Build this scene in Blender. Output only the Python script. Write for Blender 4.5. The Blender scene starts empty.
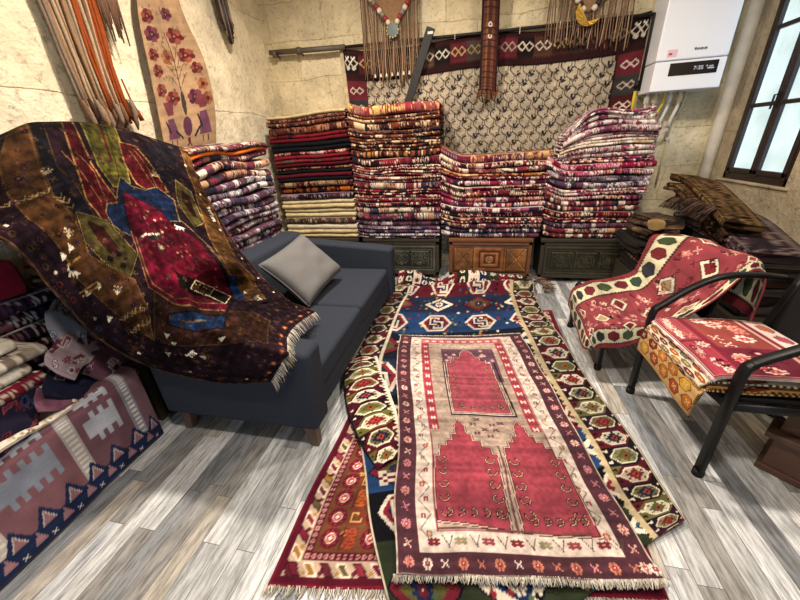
import bpy, math, random
import numpy as np
from mathutils import Matrix, Vector
PI = math.pi
SC = bpy.context.scene
COL = SC.collection
rnd = random.Random(7)

# ---------------------------------------------------------------- camera
YAW, PITCH, ROLL, FPX = -0.2326, 0.43355, 0.0580, 337.05
CAMZ = 1.40
def cam_rows():
    cy, sy = math.cos(YAW), math.sin(YAW); cp, sp = math.cos(PITCH), math.sin(PITCH); cr, sr = math.cos(ROLL), math.sin(ROLL)
    f = np.array([sy*cp, cy*cp, -sp]); r = np.array([cy, -sy, 0.]); d = np.cross(f, r)
    return np.array([cr*r+sr*d, -sr*r+cr*d, f])
CR = cam_rows()
def at(x, y, ax, val):
    """point of the place seen at a photo pixel, on the plane axis = val"""
    d = CR.T @ np.array([x-400., y-300., FPX]); c = np.array([0, 0, CAMZ])
    t = (val-c[ax])/d[ax]
    return tuple(float(q) for q in c+d*t)
cam_data = bpy.data.cameras.new('camera'); cam = bpy.data.objects.new('camera', cam_data); COL.objects.link(cam)
cam_data.sensor_width = 36; cam_data.lens = FPX/800*36; cam_data.clip_start = 0.02
m = Matrix.Identity(4)
for i in range(3):
    m[i][0] = CR[0][i]; m[i][1] = -CR[1][i]; m[i][2] = -CR[2][i]
m[2][3] = CAMZ
cam.matrix_world = m
SC.camera = cam

# ---------------------------------------------------------------- colours
def hx(s):
    return np.array([int(s[i:i+2], 16)/255 for i in (0, 2, 4)])
def lin(c):
    c = np.clip(np.asarray(c, float), 0, 1)
    return np.where(c <= .04045, c/12.92, ((c+.055)/1.055)**2.4)
def lc(s): return tuple(float(v) for v in lin(hx(s)))+(1.,)

# ---------------------------------------------------------------- materials
def new_mat(name):
    mt = bpy.data.materials.new(name); mt.use_nodes = True
    nt = mt.node_tree; b = nt.nodes['Principled BSDF']
    return mt, nt, b
def N(nt, kind, **kw):
    n = nt.nodes.new(kind)
    for k, v in kw.items():
        if k in n.inputs: n.inputs[k].default_value = v
        else: setattr(n, k, v)
    return n
def L(nt, a, b): nt.links.new(a, b)
def plain(name, col, rough=.6, metal=0., noise=.12, nscale=14., bump=.0, bscale=60., spec=.4, stretch=(1,1,1)):
    mt, nt, b = new_mat(name)
    tc = N(nt, 'ShaderNodeTexCoord'); mp = N(nt, 'ShaderNodeMapping'); mp.inputs['Scale'].default_value = stretch
    L(nt, tc.outputs['Object'], mp.inputs[0])
    nz = N(nt, 'ShaderNodeTexNoise', Scale=nscale, Detail=6.); L(nt, mp.outputs[0], nz.inputs['Vector'])
    cr = N(nt, 'ShaderNodeMapRange'); cr.inputs['To Min'].default_value = 1-noise*1.5; cr.inputs['To Max'].default_value = 1+noise*1.5
    L(nt, nz.outputs['Fac'], cr.inputs['Value'])
    mx = N(nt, 'ShaderNodeMix', data_type='RGBA', blend_type='MULTIPLY'); mx.inputs[0].default_value = 1
    mx.inputs[6].default_value = lc(col); L(nt, cr.outputs[0], mx.inputs[7]); L(nt, mx.outputs[2], b.inputs['Base Color'])
    b.inputs['Roughness'].default_value = rough; b.inputs['Metallic'].default_value = metal; b.inputs['Specular IOR Level'].default_value = spec
    if bump:
        n2 = N(nt, 'ShaderNodeTexNoise', Scale=bscale, Detail=4.); L(nt, mp.outputs[0], n2.inputs['Vector'])
        bp = N(nt, 'ShaderNodeBump', Strength=bump, Distance=.01); L(nt, n2.outputs['Fac'], bp.inputs['Height']); L(nt, bp.outputs[0], b.inputs['Normal'])
    return mt
def woven(name, rough=.95, sheen=.04, bump=.35, bscale=260., var=.22, spec=.08, big=.0):
    """wool whose colours are the knots painted per vertex, broken up by yarn noise"""
    mt, nt, b = new_mat(name)
    at_ = N(nt, 'ShaderNodeAttribute', attribute_name='col')
    tc = N(nt, 'ShaderNodeTexCoord')
    n1 = N(nt, 'ShaderNodeTexNoise', Scale=90., Detail=3.); L(nt, tc.outputs['Object'], n1.inputs['Vector'])
    n2 = N(nt, 'ShaderNodeTexNoise', Scale=9., Detail=5.); L(nt, tc.outputs['Object'], n2.inputs['Vector'])
    ad = N(nt, 'ShaderNodeMath', operation='ADD'); L(nt, n1.outputs['Fac'], ad.inputs[0]); L(nt, n2.outputs['Fac'], ad.inputs[1])
    mr = N(nt, 'ShaderNodeMapRange'); mr.inputs['From Max'].default_value = 2; mr.inputs['To Min'].default_value = 1-var*2; mr.inputs['To Max'].default_value = 1+var*2
    L(nt, ad.outputs[0], mr.inputs['Value'])
    mx = N(nt, 'ShaderNodeMix', data_type='RGBA', blend_type='MULTIPLY'); mx.inputs[0].default_value = 1
    L(nt, at_.outputs['Color'], mx.inputs[6]); L(nt, mr.outputs[0], mx.inputs[7]); L(nt, mx.outputs[2], b.inputs['Base Color'])
    b.inputs['Roughness'].default_value = rough; b.inputs['Specular IOR Level'].default_value = spec
    b.inputs['Sheen Weight'].default_value = sheen; b.inputs['Sheen Roughness'].default_value = .5
    n3 = N(nt, 'ShaderNodeTexNoise', Scale=bscale, Detail=2.); L(nt, tc.outputs['Object'], n3.inputs['Vector'])
    bp = N(nt, 'ShaderNodeBump', Strength=bump, Distance=.004); L(nt, n3.outputs['Fac'], bp.inputs['Height']); L(nt, bp.outputs[0], b.inputs['Normal'])
    return mt
M = {}
M['wool'] = woven('wool')
M['flat'] = woven('flat_weave', bump=.25, var=.16)
M['pile'] = woven('silky_pile', rough=.9, sheen=.0, bump=.5, bscale=160., var=.45, spec=.03)
M['paint'] = woven('carved_wood', rough=.5, sheen=0, bump=.15, bscale=80., var=.2, spec=.4)
M['sofa'] = plain('navy_tweed', '30353f', .95, noise=.14, nscale=220, bump=.3, bscale=500, spec=.1)
M['cushion'] = plain('grey_linen', '696869', .95, noise=.16, nscale=160, bump=.35, bscale=350, spec=.1)
M['legwood'] = plain('walnut_leg', '5d463a', .5, noise=.2, nscale=20, stretch=(1, 1, .15))
M['black'] = plain('black_enamel', '0e0e10', .42, spec=.25, noise=.05, bump=.04, bscale=200)
M['leather'] = plain('black_leatherette', '111113', .6, spec=.25, noise=.1, bump=.25, bscale=180)
M['chest_dark'] = plain('dark_chest_wood', '312c22', .6, noise=.3, nscale=14, stretch=(1, 1, 4), bump=.2, bscale=40)
M['chest_red'] = plain('red_chest_wood', '6a4024', .55, noise=.25, nscale=12, stretch=(1, 1, 4), bump=.2, bscale=40)
M['box'] = plain('brown_box_wood', '55392b', .45, noise=.2, nscale=8, stretch=(1, 6, 6), bump=.1, bscale=30)
M['iron'] = plain('dark_iron', '100f0f', .6, metal=.0, noise=.25, nscale=30, bump=.2, bscale=90)
M['pipe'] = plain('old_grey_pipe', '544b41', .5, noise=.25, nscale=25, bump=.15, bscale=60)
M['frame'] = plain('brown_window_frame', '2c211e', .4, noise=.12, nscale=25, stretch=(1, 1, .2))
M['boiler'] = plain('white_enamel', 'e4e8f0', .22, noise=.01, spec=.5)
M['display'] = plain('black_display', '0b0d14', .12, noise=.02, spec=.6)
M['screen'] = plain('screen_digits', 'aeb8c8', .4, noise=.0)
M['logo'] = plain('dark_print', '4b4b55', .5, noise=.0)
M['sticker'] = plain('pink_sticker', 'd9b8c0', .5, noise=.1, nscale=120)
M['whitepipe'] = plain('white_plastic_pipe', 'cfc8bc', .45, noise=.08)
M['yellow'] = plain('yellow_hose', 'c9b21c', .45, noise=.08)
M['conduit'] = plain('cream_conduit', 'c9b893', .5, noise=.08)
M['gold'] = plain('brass_ornament', 'b08a3a', .4, metal=.7, noise=.3, nscale=60, bump=.5, bscale=120)
M['strapm'] = woven('leather_strap', rough=.6, sheen=0, bump=.3)
M['lampm'] = None
def emis(name, col, s):
    mt, nt, b = new_mat(name); b.inputs['Base Color'].default_value = lc(col)
    b.inputs['Emission Color'].default_value = lc(col); b.inputs['Emission Strength'].default_value = s
    return mt
def glassm():
    mt = bpy.data.materials.new('window_glass'); mt.use_nodes = True; nt = mt.node_tree; nt.nodes.clear()
    o = N(nt, 'ShaderNodeOutputMaterial'); t = N(nt, 'ShaderNodeBsdfTransparent'); g = N(nt, 'ShaderNodeBsdfGlossy', Roughness=.03)
    t.inputs[0].default_value = (.97, .97, .97, 1)
    mx = N(nt, 'ShaderNodeMixShader'); mx.inputs[0].default_value = .07
    L(nt, t.outputs[0], mx.inputs[1]); L(nt, g.outputs[0], mx.inputs[2]); L(nt, mx.outputs[0], o.inputs[0])
    return mt
M['glass'] = glassm()

def stone(name, tint, c1, c2, scale=(1, 1, 1), rot=None, bw=.62, rh=.34, mort='b9a57e'):
    mt, nt, b = new_mat(name)
    tc = N(nt, 'ShaderNodeTexCoord'); mp = N(nt, 'ShaderNodeMapping')
    if rot: mp.inputs['Rotation'].default_value = rot
    L(nt, tc.outputs['Object'], mp.inputs[0])
    nz0 = N(nt, 'ShaderNodeTexNoise', Scale=2.2, Detail=3.); L(nt, mp.outputs[0], nz0.inputs['Vector'])
    vm = N(nt, 'ShaderNodeVectorMath', operation='SCALE'); vm.inputs['Scale'].default_value = .10; L(nt, nz0.outputs['Color'], vm.inputs[0])
    va = N(nt, 'ShaderNodeVectorMath', operation='ADD'); L(nt, mp.outputs[0], va.inputs[0]); L(nt, vm.outputs[0], va.inputs[1])
    br = N(nt, 'ShaderNodeTexBrick'); br.inputs['Color1'].default_value = lc(c1); br.inputs['Color2'].default_value = lc(c2); br.inputs['Mortar'].default_value = lc(mort)
    br.inputs['Scale'].default_value = 1; br.inputs['Brick Width'].default_value = bw; br.inputs['Row Height'].default_value = rh
    br.inputs['Mortar Size'].default_value = .006; br.inputs['Mortar Smooth'].default_value = 1.0
    L(nt, va.outputs[0], br.inputs['Vector'])
    n1 = N(nt, 'ShaderNodeTexNoise', Scale=3.5, Detail=9., Roughness=.65); L(nt, mp.outputs[0], n1.inputs['Vector'])
    mr = N(nt, 'ShaderNodeMapRange'); mr.inputs['From Min'].default_value = .3; mr.inputs['From Max'].default_value = .7; mr.inputs['To Min'].default_value = .66; mr.inputs['To Max'].default_value = 1.14
    L(nt, n1.outputs['Fac'], mr.inputs['Value'])
    mx = N(nt, 'ShaderNodeMix', data_type='RGBA', blend_type='MULTIPLY'); mx.inputs[0].default_value = 1; L(nt, br.outputs['Color'], mx.inputs[6]); L(nt, mr.outputs[0], mx.inputs[7])
    # pits and small brown spots
    vo = N(nt, 'ShaderNodeTexNoise', Scale=26., Detail=5., Roughness=.7); L(nt, mp.outputs[0], vo.inputs['Vector'])
    m2 = N(nt, 'ShaderNodeMapRange'); m2.inputs['From Min'].default_value = .33; m2.inputs['From Max'].default_value = .46; m2.inputs['To Min'].default_value = .62; m2.inputs['To Max'].default_value = 1
    L(nt, vo.outputs['Fac'], m2.inputs['Value'])
    mx2 = N(nt, 'ShaderNodeMix', data_type='RGBA', blend_type='MULTIPLY'); mx2.inputs[0].default_value = 1; L(nt, mx.outputs[2], mx2.inputs[6]); L(nt, m2.outputs[0], mx2.inputs[7])
    mx3 = N(nt, 'ShaderNodeMix', data_type='RGBA', blend_type='MULTIPLY'); mx3.inputs[0].default_value = 1; L(nt, mx2.outputs[2], mx3.inputs[6]); mx3.inputs[7].default_value = lc(tint)
    L(nt, mx3.outputs[2], b.inputs['Base Color']); b.inputs['Roughness'].default_value = .9; b.inputs['Specular IOR Level'].default_value = .2
    b1 = N(nt, 'ShaderNodeBump', Strength=.5, Distance=.02); L(nt, br.outputs['Fac'], b1.inputs['Height']); b1.invert = True
    b2 = N(nt, 'ShaderNodeBump', Strength=.9, Distance=.05); L(nt, n1.outputs['Fac'], b2.inputs['Height']); L(nt, b1.outputs[0], b2.inputs['Normal'])
    b3 = N(nt, 'ShaderNodeBump', Strength=.6, Distance=.012); L(nt, vo.outputs['Fac'], b3.inputs['Height']); L(nt, b2.outputs[0], b3.inputs['Normal'])
    L(nt, b3.outputs[0], b.inputs['Normal'])
    return mt
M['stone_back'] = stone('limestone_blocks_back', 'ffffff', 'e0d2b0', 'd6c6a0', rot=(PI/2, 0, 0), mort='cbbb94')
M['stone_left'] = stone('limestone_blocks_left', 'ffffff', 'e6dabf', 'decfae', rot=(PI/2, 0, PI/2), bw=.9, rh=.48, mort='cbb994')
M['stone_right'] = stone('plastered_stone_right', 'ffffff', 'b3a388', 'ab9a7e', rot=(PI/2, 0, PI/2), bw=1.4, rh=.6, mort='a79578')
M['plaster'] = plain('white_plaster', 'cbc4b6', .9, noise=.2, nscale=9, bump=.5, bscale=30)
M['facade'] = plain('pale_facade', 'f2d9ba', .9, noise=.3, nscale=1.6)

def laminate():
    mt, nt, b = new_mat('washed_laminate_planks')
    tc = N(nt, 'ShaderNodeTexCoord'); mp = N(nt, 'ShaderNodeMapping'); mp.inputs['Rotation'].default_value = (0, 0, PI/2); L(nt, tc.outputs['Object'], mp.inputs[0])
    br = N(nt, 'ShaderNodeTexBrick'); br.inputs['Color1'].default_value = (0, 0, 0, 1); br.inputs['Color2'].default_value = (1, 1, 1, 1); br.inputs['Mortar'].default_value = (.5, .5, .5, 1)
    br.inputs['Scale'].default_value = 1; br.inputs['Brick Width'].default_value = .62; br.inputs['Row Height'].default_value = .078; br.inputs['Mortar Size'].default_value = 0.0012; br.inputs['Bias'].default_value = 0
    br.offset = .37; br.offset_frequency = 3; br.squash = 1.3; br.squash_frequency = 2
    L(nt, mp.outputs[0], br.inputs['Vector'])
    rp = N(nt, 'ShaderNodeValToRGB'); e = rp.color_ramp.elements
    e[0].position = 0; e[0].color = lc('868a90'); e[1].position = 1; e[1].color = lc('a9aaab')
    for p, c in ((.14, 'd3d7dc'), (.28, '9c9b9a'), (.42, 'dcdfe2'), (.55, 'bfc2c5'), (.68, '94979b'), (.8, 'd6d8da'), (.9, 'b9b3aa')):
        q = e.new(p); q.color = lc(c)
    rp.color_ramp.interpolation = 'CONSTANT'
    L(nt, br.outputs['Color'], rp.inputs[0])
    # grain stretched along the boards, shifted per board
    sh = N(nt, 'ShaderNodeVectorMath', operation='SCALE'); sh.inputs['Scale'].default_value = 9.; L(nt, br.outputs['Color'], sh.inputs[0])
    ad = N(nt, 'ShaderNodeVectorMath', operation='ADD'); L(nt, mp.outputs[0], ad.inputs[0]); L(nt, sh.outputs[0], ad.inputs[1])
    m2 = N(nt, 'ShaderNodeMapping'); m2.inputs['Scale'].default_value = (9, 75, 1); L(nt, ad.outputs[0], m2.inputs[0])
    n1 = N(nt, 'ShaderNodeTexNoise', Scale=1., Detail=9., Roughness=.7, Distortion=.2); L(nt, m2.outputs[0], n1.inputs['Vector'])
    mr = N(nt, 'ShaderNodeMapRange'); mr.inputs['From Min'].default_value = .36; mr.inputs['From Max'].default_value = .58; mr.inputs['To Min'].default_value = .42; mr.inputs['To Max'].default_value = 1.08
    L(nt, n1.outputs['Fac'], mr.inputs['Value'])
    m3 = N(nt, 'ShaderNodeMapping'); m3.inputs['Scale'].default_value = (6, 18, 1); L(nt, ad.outputs[0], m3.inputs[0])
    n2 = N(nt, 'ShaderNodeTexNoise', Scale=1., Detail=6.); L(nt, m3.outputs[0], n2.inputs['Vector'])
    r3 = N(nt, 'ShaderNodeMapRange'); r3.inputs['From Min'].default_value = .3; r3.inputs['From Max'].default_value = .7; r3.inputs['To Min'].default_value = .75; r3.inputs['To Max'].default_value = 1.12
    L(nt, n2.outputs['Fac'], r3.inputs['Value'])
    x1 = N(nt, 'ShaderNodeMix', data_type='RGBA', blend_type='MULTIPLY'); x1.inputs[0].default_value = 1; L(nt, rp.outputs[0], x1.inputs[6]); L(nt, mr.outputs[0], x1.inputs[7])
    x2 = N(nt, 'ShaderNodeMix', data_type='RGBA', blend_type='MULTIPLY'); x2.inputs[0].default_value = 1; L(nt, x1.outputs[2], x2.inputs[6]); L(nt, r3.outputs[0], x2.inputs[7])
    x3 = N(nt, 'ShaderNodeMix', data_type='RGBA'); L(nt, br.outputs['Fac'], x3.inputs[0]); L(nt, x2.outputs[2], x3.inputs[6]); x3.inputs[7].default_value = lc('5a5650')
    L(nt, x3.outputs[2], b.inputs['Base Color']); b.inputs['Roughness'].default_value = .34; b.inputs['Specular IOR Level'].default_value = .5
    bp = N(nt, 'ShaderNodeBump', Strength=.12, Distance=.004); L(nt, n1.outputs['Fac'], bp.inputs['Height']); L(nt, bp.outputs[0], b.inputs['Normal'])
    return mt
M['floor'] = laminate()

# ---------------------------------------------------------------- object helpers
def link(o, parent=None):
    COL.objects.link(o)
    if parent is not None: o.parent = parent
    return o
def tag(o, label, cat, group=None):
    o['label'] = label; o['category'] = cat
    if group: o['group'] = group
    return o
def empty(name, loc, label, cat, group=None, rz=0):
    o = bpy.data.objects.new(name, None); COL.objects.link(o); o.location = loc; o.rotation_euler = (0, 0, rz); o.empty_display_size = .1
    bpy.context.view_layer.update()
    return tag(o, label, cat, group)
def fix_parent(o, parent):
    """children are modelled in world space: keep them there"""
    if parent is not None:
        o.parent = parent
        pm = Matrix.LocRotScale(parent.location, parent.rotation_euler, None) if parent.type == 'EMPTY' else Matrix.Identity(4)   # mesh parts sit at the world origin
        o.matrix_parent_inverse = pm.inverted()
class MB:
    """collects vertices and faces, world coordinates"""
    def __init__(s): s.v = []; s.f = []
    def box(s, x0, x1, y0, y1, z0, z1, top=None):
        n = len(s.v)
        t = top or (0, 0, 0, 0)
        s.v += [(x0, y0, z0), (x1, y0, z0), (x1, y1, z0), (x0, y1, z0), (x0+t[0], y0+t[2], z1), (x1-t[1], y0+t[2], z1), (x1-t[1], y1-t[3], z1), (x0+t[0], y1-t[3], z1)]
        s.f += [(n, n+3, n+2, n+1), (n+4, n+5, n+6, n+7), (n, n+1, n+5, n+4), (n+1, n+2, n+6, n+5), (n+2, n+3, n+7, n+6), (n+3, n, n+4, n+7)]
        return s
    def hexa(s, p):   # 8 points bottom ring then top ring
        n = len(s.v); s.v += [tuple(q) for q in p]
        s.f += [(n, n+3, n+2, n+1), (n+4, n+5, n+6, n+7), (n, n+1, n+5, n+4), (n+1, n+2, n+6, n+5), (n+2, n+3, n+7, n+6), (n+3, n, n+4, n+7)]
        return s
    def tube(s, pts, r, seg=10, flat=None, closed=False):
        """r number or list; flat=(wide, thin) for an oval bar: wide along side vector"""
        P = [Vector(p) for p in pts]; n0 = len(s.v); k = len(P)
        up = Vector((0, 0, 1))
        prev = None
        for i, p in enumerate(P):
            a = P[max(i-1, 0)]; b = P[min(i+1, k-1)]; t = (b-a).normalized()
            if prev is None:
                ref = up if abs(t.z) < .9 else Vector((0, 1, 0))
                side = t.cross(ref).normalized()
            else:
                side = (prev-t*prev.dot(t)).normalized()
            prev = side; nrm = side.cross(t)
            rr = r[i] if isinstance(r, (list, tuple)) else r
            wa, wb = (flat[0], flat[1]) if flat else (rr, rr)
            for j in range(seg):
                an = 2*PI*j/seg
                ca, sa = math.cos(an), math.sin(an)
                if flat:
                    ca = math.copysign(abs(ca)**.5, ca); sa = math.copysign(abs(sa)**.5, sa)
                s.v.append(tuple(p+side*ca*wa+nrm*sa*wb))
        for i in range(k-1):
            for j in range(seg):
                a = n0+i*seg+j; b = n0+i*seg+(j+1) % seg
                s.f.append((a, b, b+seg, a+seg))
        s.f.append(tuple(n0+j for j in range(seg))[::-1]); s.f.append(tuple(n0+(k-1)*seg+j for j in range(seg)))
        return s
    def build(s, name, mat, parent=None, bevel=0, smooth=False, kind=None, sub=0, seg=2):
        me = bpy.data.meshes.new(name); me.from_pydata(s.v, [], s.f); me.update()
        me.materials.append(mat)
        o = bpy.data.objects.new(name, me); COL.objects.link(o)
        if parent is not None: fix_parent(o, parent)
        if smooth: me.polygons.foreach_set('use_smooth', [True]*len(me.polygons))
        if bevel:
            bv = o.modifiers.new('bevel', 'BEVEL'); bv.width = bevel; bv.segments = seg; bv.limit_method = 'ANGLE'; bv.angle_limit = .6
            me.polygons.foreach_set('use_smooth', [True]*len(me.polygons))
            o.modifiers.new('wn', 'WEIGHTED_NORMAL')
        if sub:
            sb = o.modifiers.new('sub', 'SUBSURF'); sb.levels = sub; sb.render_levels = sub
        if kind: o['kind'] = kind
        return o
def catmull(P, t):
    """P (n,...) control, t (m,) in 0..1 -> (m,...)"""
    P = np.asarray(P, float); n = len(P)
    x = np.clip(t, 0, 1)*(n-1); i = np.minimum(x.astype(int), n-2); f = x-i
    i0 = np.maximum(i-1, 0); i1 = i; i2 = i+1; i3 = np.minimum(i+2, n-1)
    sh = (-1,)+(1,)*(P.ndim-1); f = f.reshape(sh)
    a, b, c, d = P[i0], P[i1], P[i2], P[i3]
    return .5*((2*b)+(-a+c)*f+(2*a-5*b+4*c-d)*f**2+(-a+3*b-3*c+d)*f**3)
def net(ctrl, us, vs):
    """ctrl [rows(v)][cols(u)] of 3D points -> array (len(vs), len(us), 3)"""
    C = np.asarray(ctrl, float)
    A = catmull(C, vs)                       # (V, cols, 3)
    B = catmull(np.swapaxes(A, 0, 1), us)    # (U, V, 3)
    return np.swapaxes(B, 0, 1)
def vnoise(x, y, seed=0):
    """smooth 2D value noise -1..1"""
    rs = np.random.RandomState(seed); T = rs.rand(64, 64)*2-1
    xi = np.floor(x).astype(int); yi = np.floor(y).astype(int); fx = x-xi; fy = y-yi
    fx = fx*fx*(3-2*fx); fy = fy*fy*(3-2*fy)
    g = lambda a, b: T[a % 64, b % 64]
    return (g(xi, yi)*(1-fx)+g(xi+1, yi)*fx)*(1-fy)+(g(xi, yi+1)*(1-fx)+g(xi+1, yi+1)*fx)*fy
def mesh_np(name, V, F4, cols, mat, parent=None, caps=None, thick=0, off=0):
    """fast mesh from numpy; cols (n,3) sRGB per vertex"""
    me = bpy.data.meshes.new(name); nv = len(V)
    caps = caps or []
    nl = F4.size+sum(len(c) for c in caps); nf = len(F4)+len(caps)
    me.vertices.add(nv); me.vertices.foreach_set('co', np.ascontiguousarray(V, np.float32).ravel())
    me.loops.add(nl); me.polygons.add(nf)
    li = list(F4.ravel()) if caps else None
    if caps:
        for c in caps: li += list(c)
        li = np.array(li, np.int32)
        st = list(range(0, F4.size, 4)); tot = [4]*len(F4); p = F4.size
        for c in caps: st.append(p); tot.append(len(c)); p += len(c)
    else:
        li = F4.ravel().astype(np.int32); st = np.arange(0, F4.size, 4); tot = np.full(len(F4), 4)
    me.loops.foreach_set('vertex_index', li)
    me.polygons.foreach_set('loop_start', np.array(st, np.int32)); me.polygons.foreach_set('loop_total', np.array(tot, np.int32))
    me.polygons.foreach_set('use_smooth', np.ones(nf, bool))
    me.update(calc_edges=True); me.validate()
    ca = me.color_attributes.new('col', 'FLOAT_COLOR', 'POINT')
    cols = np.clip(cols, 0, 1); g_ = (cols@np.array([.3, .5, .2]))[:, None]; cols = (g_+(cols-g_)*.84)**1.22
    c4 = np.ones((nv, 4), np.float32); c4[:, :3] = lin(cols); ca.data.foreach_set('color', c4.ravel())
    me.materials.append(mat)
    o = bpy.data.objects.new(name, me); COL.objects.link(o)
    if parent is not None: fix_parent(o, parent)
    if thick:
        sd = o.modifiers.new('thick', 'SOLIDIFY'); sd.thickness = thick; sd.offset = off
    return o
def gridfaces(nr, nc, wrap=False):
    r = np.arange(nr-1)[:, None]; c = np.arange(nc-(0 if wrap else 1))[None, :]
    a = r*nc+c; b = r*nc+(c+1) % nc
    return np.stack([a, b, b+nc, a+nc], -1).reshape(-1, 4)
def sheet(name, P, cv, mat, parent=None, thick=.006, off=0, flip=False):
    """P (nr,nc,3) positions; canvas resampled on the same grid"""
    nr, nc = P.shape[:2]
    H, W = cv.shape[:2]
    yi = np.clip(((np.arange(nr)+.0)/(nr-1)*(H-1)).round().astype(int), 0, H-1); xi = np.clip((np.arange(nc)/(nc-1)*(W-1)).round().astype(int), 0, W-1)
    c = cv[yi][:, xi].reshape(-1, 3)
    F = gridfaces(nr, nc)
    if flip: F = F[:, ::-1]
    return mesh_np(name, P.reshape(-1, 3), F, c, mat, parent, thick=thick, off=off)

# ---------------------------------------------------------------- woven patterns
def mute(a, k):
    g = (a@np.array([.3, .5, .2]))[..., None]; return g+(a-g)*k
class Cv:
    """a loom: colours laid down in metres (or any unit) on a fine grid"""
    def __init__(s, w, h, res, bg):
        s.w, s.h, s.res = w, h, res
        s.nx, s.ny = int(w*res)+1, int(h*res)+1
        s.a = np.zeros((s.ny, s.nx, 3)); s.a[:] = hx(bg) if isinstance(bg, str) else bg
    def _win(s, x0, x1, y0, y1):
        i0 = max(int(x0*s.res)-1, 0); i1 = min(int(x1*s.res)+2, s.nx); j0 = max(int(y0*s.res)-1, 0); j1 = min(int(y1*s.res)+2, s.ny)
        if i1 <= i0 or j1 <= j0: return None
        X, Y = np.meshgrid(np.arange(i0, i1)/s.res, np.arange(j0, j1)/s.res)
        return slice(j0, j1), slice(i0, i1), X, Y
    def _c(s, c): return hx(c) if isinstance(c, str) else c
    def rect(s, x0, y0, x1, y1, c):
        w = s._win(x0, x1, y0, y1)
        if w is None: return
        J, I, X, Y = w; k = (X >= x0) & (X < x1) & (Y >= y0) & (Y < y1); s.a[J, I][k] = s._c(c)
    def poly(s, pts, c, outline=None, ow=.006):
        xs = [p[0] for p in pts]; ys = [p[1] for p in pts]
        w = s._win(min(xs), max(xs), min(ys), max(ys))
        if w is not None:
            J, I, X, Y = w; k = np.zeros(X.shape, bool)
            n = len(pts)
            for q in range(n):
                x1, y1 = pts[q]; x2, y2 = pts[(q+1) % n]
                if y1 == y2: continue
                k ^= ((y1 > Y) != (y2 > Y)) & (X < (x2-x1)*(Y-y1)/(y2-y1)+x1)
            s.a[J, I][k] = s._c(c)
        if outline: s.line(list(pts)+[pts[0]], ow, outline)
    def line(s, pts, wd, c):
        for (x1, y1), (x2, y2) in zip(pts[:-1], pts[1:]):
            w = s._win(min(x1, x2)-wd, max(x1, x2)+wd, min(y1, y2)-wd, max(y1, y2)+wd)
            if w is None: continue
            J, I, X, Y = w; dx, dy = x2-x1, y2-y1; l2 = dx*dx+dy*dy+1e-12
            t = np.clip(((X-x1)*dx+(Y-y1)*dy)/l2, 0, 1)
            k = np.hypot(X-x1-t*dx, Y-y1-t*dy) <= wd/2
            s.a[J, I][k] = s._c(c)
    def ell(s, x, y, rx, ry, c):
        w = s._win(x-rx, x+rx, y-ry, y+ry)
        if w is None: return
        J, I, X, Y = w; k = ((X-x)/rx)**2+((Y-y)/ry)**2 <= 1; s.a[J, I][k] = s._c(c)
    def dia(s, x, y, rx, ry, c):
        w = s._win(x-rx, x+rx, y-ry, y+ry)
        if w is None: return
        J, I, X, Y = w; k = abs(X-x)/rx+abs(Y-y)/ry <= 1; s.a[J, I][k] = s._c(c)
    def stamp(s, rows, x, y, cell, pal, rot=0):
        """ascii motif centred at x, y; '.' is empty, other letters index pal"""
        h = len(rows); wd = len(rows[0]); R = max(h, wd)*cell
        w = s._win(x-R, x+R, y-R, y+R)
        if w is None: return
        J, I, X, Y = w
        ca, sa = math.cos(rot), math.sin(rot); dx, dy = X-x, Y-y
        U = (ca*dx+sa*dy)/cell+wd/2; V = (-sa*dx+ca*dy)/cell+h/2
        ui = np.floor(U).astype(int); vi = np.floor(V).astype(int); ok = (ui >= 0) & (ui < wd) & (vi >= 0) & (vi < h)
        T = np.array([[ord(ch) for ch in r] for r in rows])
        g = np.where(ok, T[np.clip(vi, 0, h-1), np.clip(ui, 0, wd-1)], ord('.'))
        for ch, c in pal.items(): s.a[J, I][g == ord(ch)] = s._c(c)
    def wear(s, amp=.1, seed=1, rows=.05):
        X, Y = np.meshgrid(np.arange(s.nx)/s.res, np.arange(s.ny)/s.res)
        n = vnoise(X*5+3, Y*5, seed)*.5+vnoise(X*19, Y*19+5, seed+1)*.5
        r = vnoise(np.zeros_like(Y)+seed, Y*60, seed+2)
        s.a = np.clip(s.a*(1+amp*n+rows*r)[..., None], 0, 1)
        return s.a
FLOWER = ["..a.a..", ".aabaa.", "aabbbaa", ".abcba.", "aabbbaa", ".aabaa.", "..a.a.."]
HOOK = ["aaaa..", "a..a..", "a.....", "a....a", "aaaaaa"]
STAR = ["...a...", "a.aaa.a", ".aabaa.", "aabcbaa", ".aabaa.", "a.aaa.a", "...a..."]
COMB = ["aaaaaaa", "a.a.a.a", "a.a.a.a"]
BIRD = ["..a....", ".aaa..a", "aabaaa.", "..aaaaa", "...a..."]
LEAF = ["a...a", ".aba.", "..a..", ".aba.", "a...a"]
GOAT = ["a......", "aaaaaaa", ".aaaaa.", ".a.a.a.", ".a.a.a."]
TREE = ["a.a.a", ".aaa.", "a.a.a", ".aaa.", "..a.."]
BUD = [".a.", "aba", "aba", ".a.", ".c.", "c.c"]
SS = ["aaaaa..", "abbba..", "aba....", "abaaaaa", "abbbbba", "aaaaaba", "....aba", "..abbba", "..aaaaa"]
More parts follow.
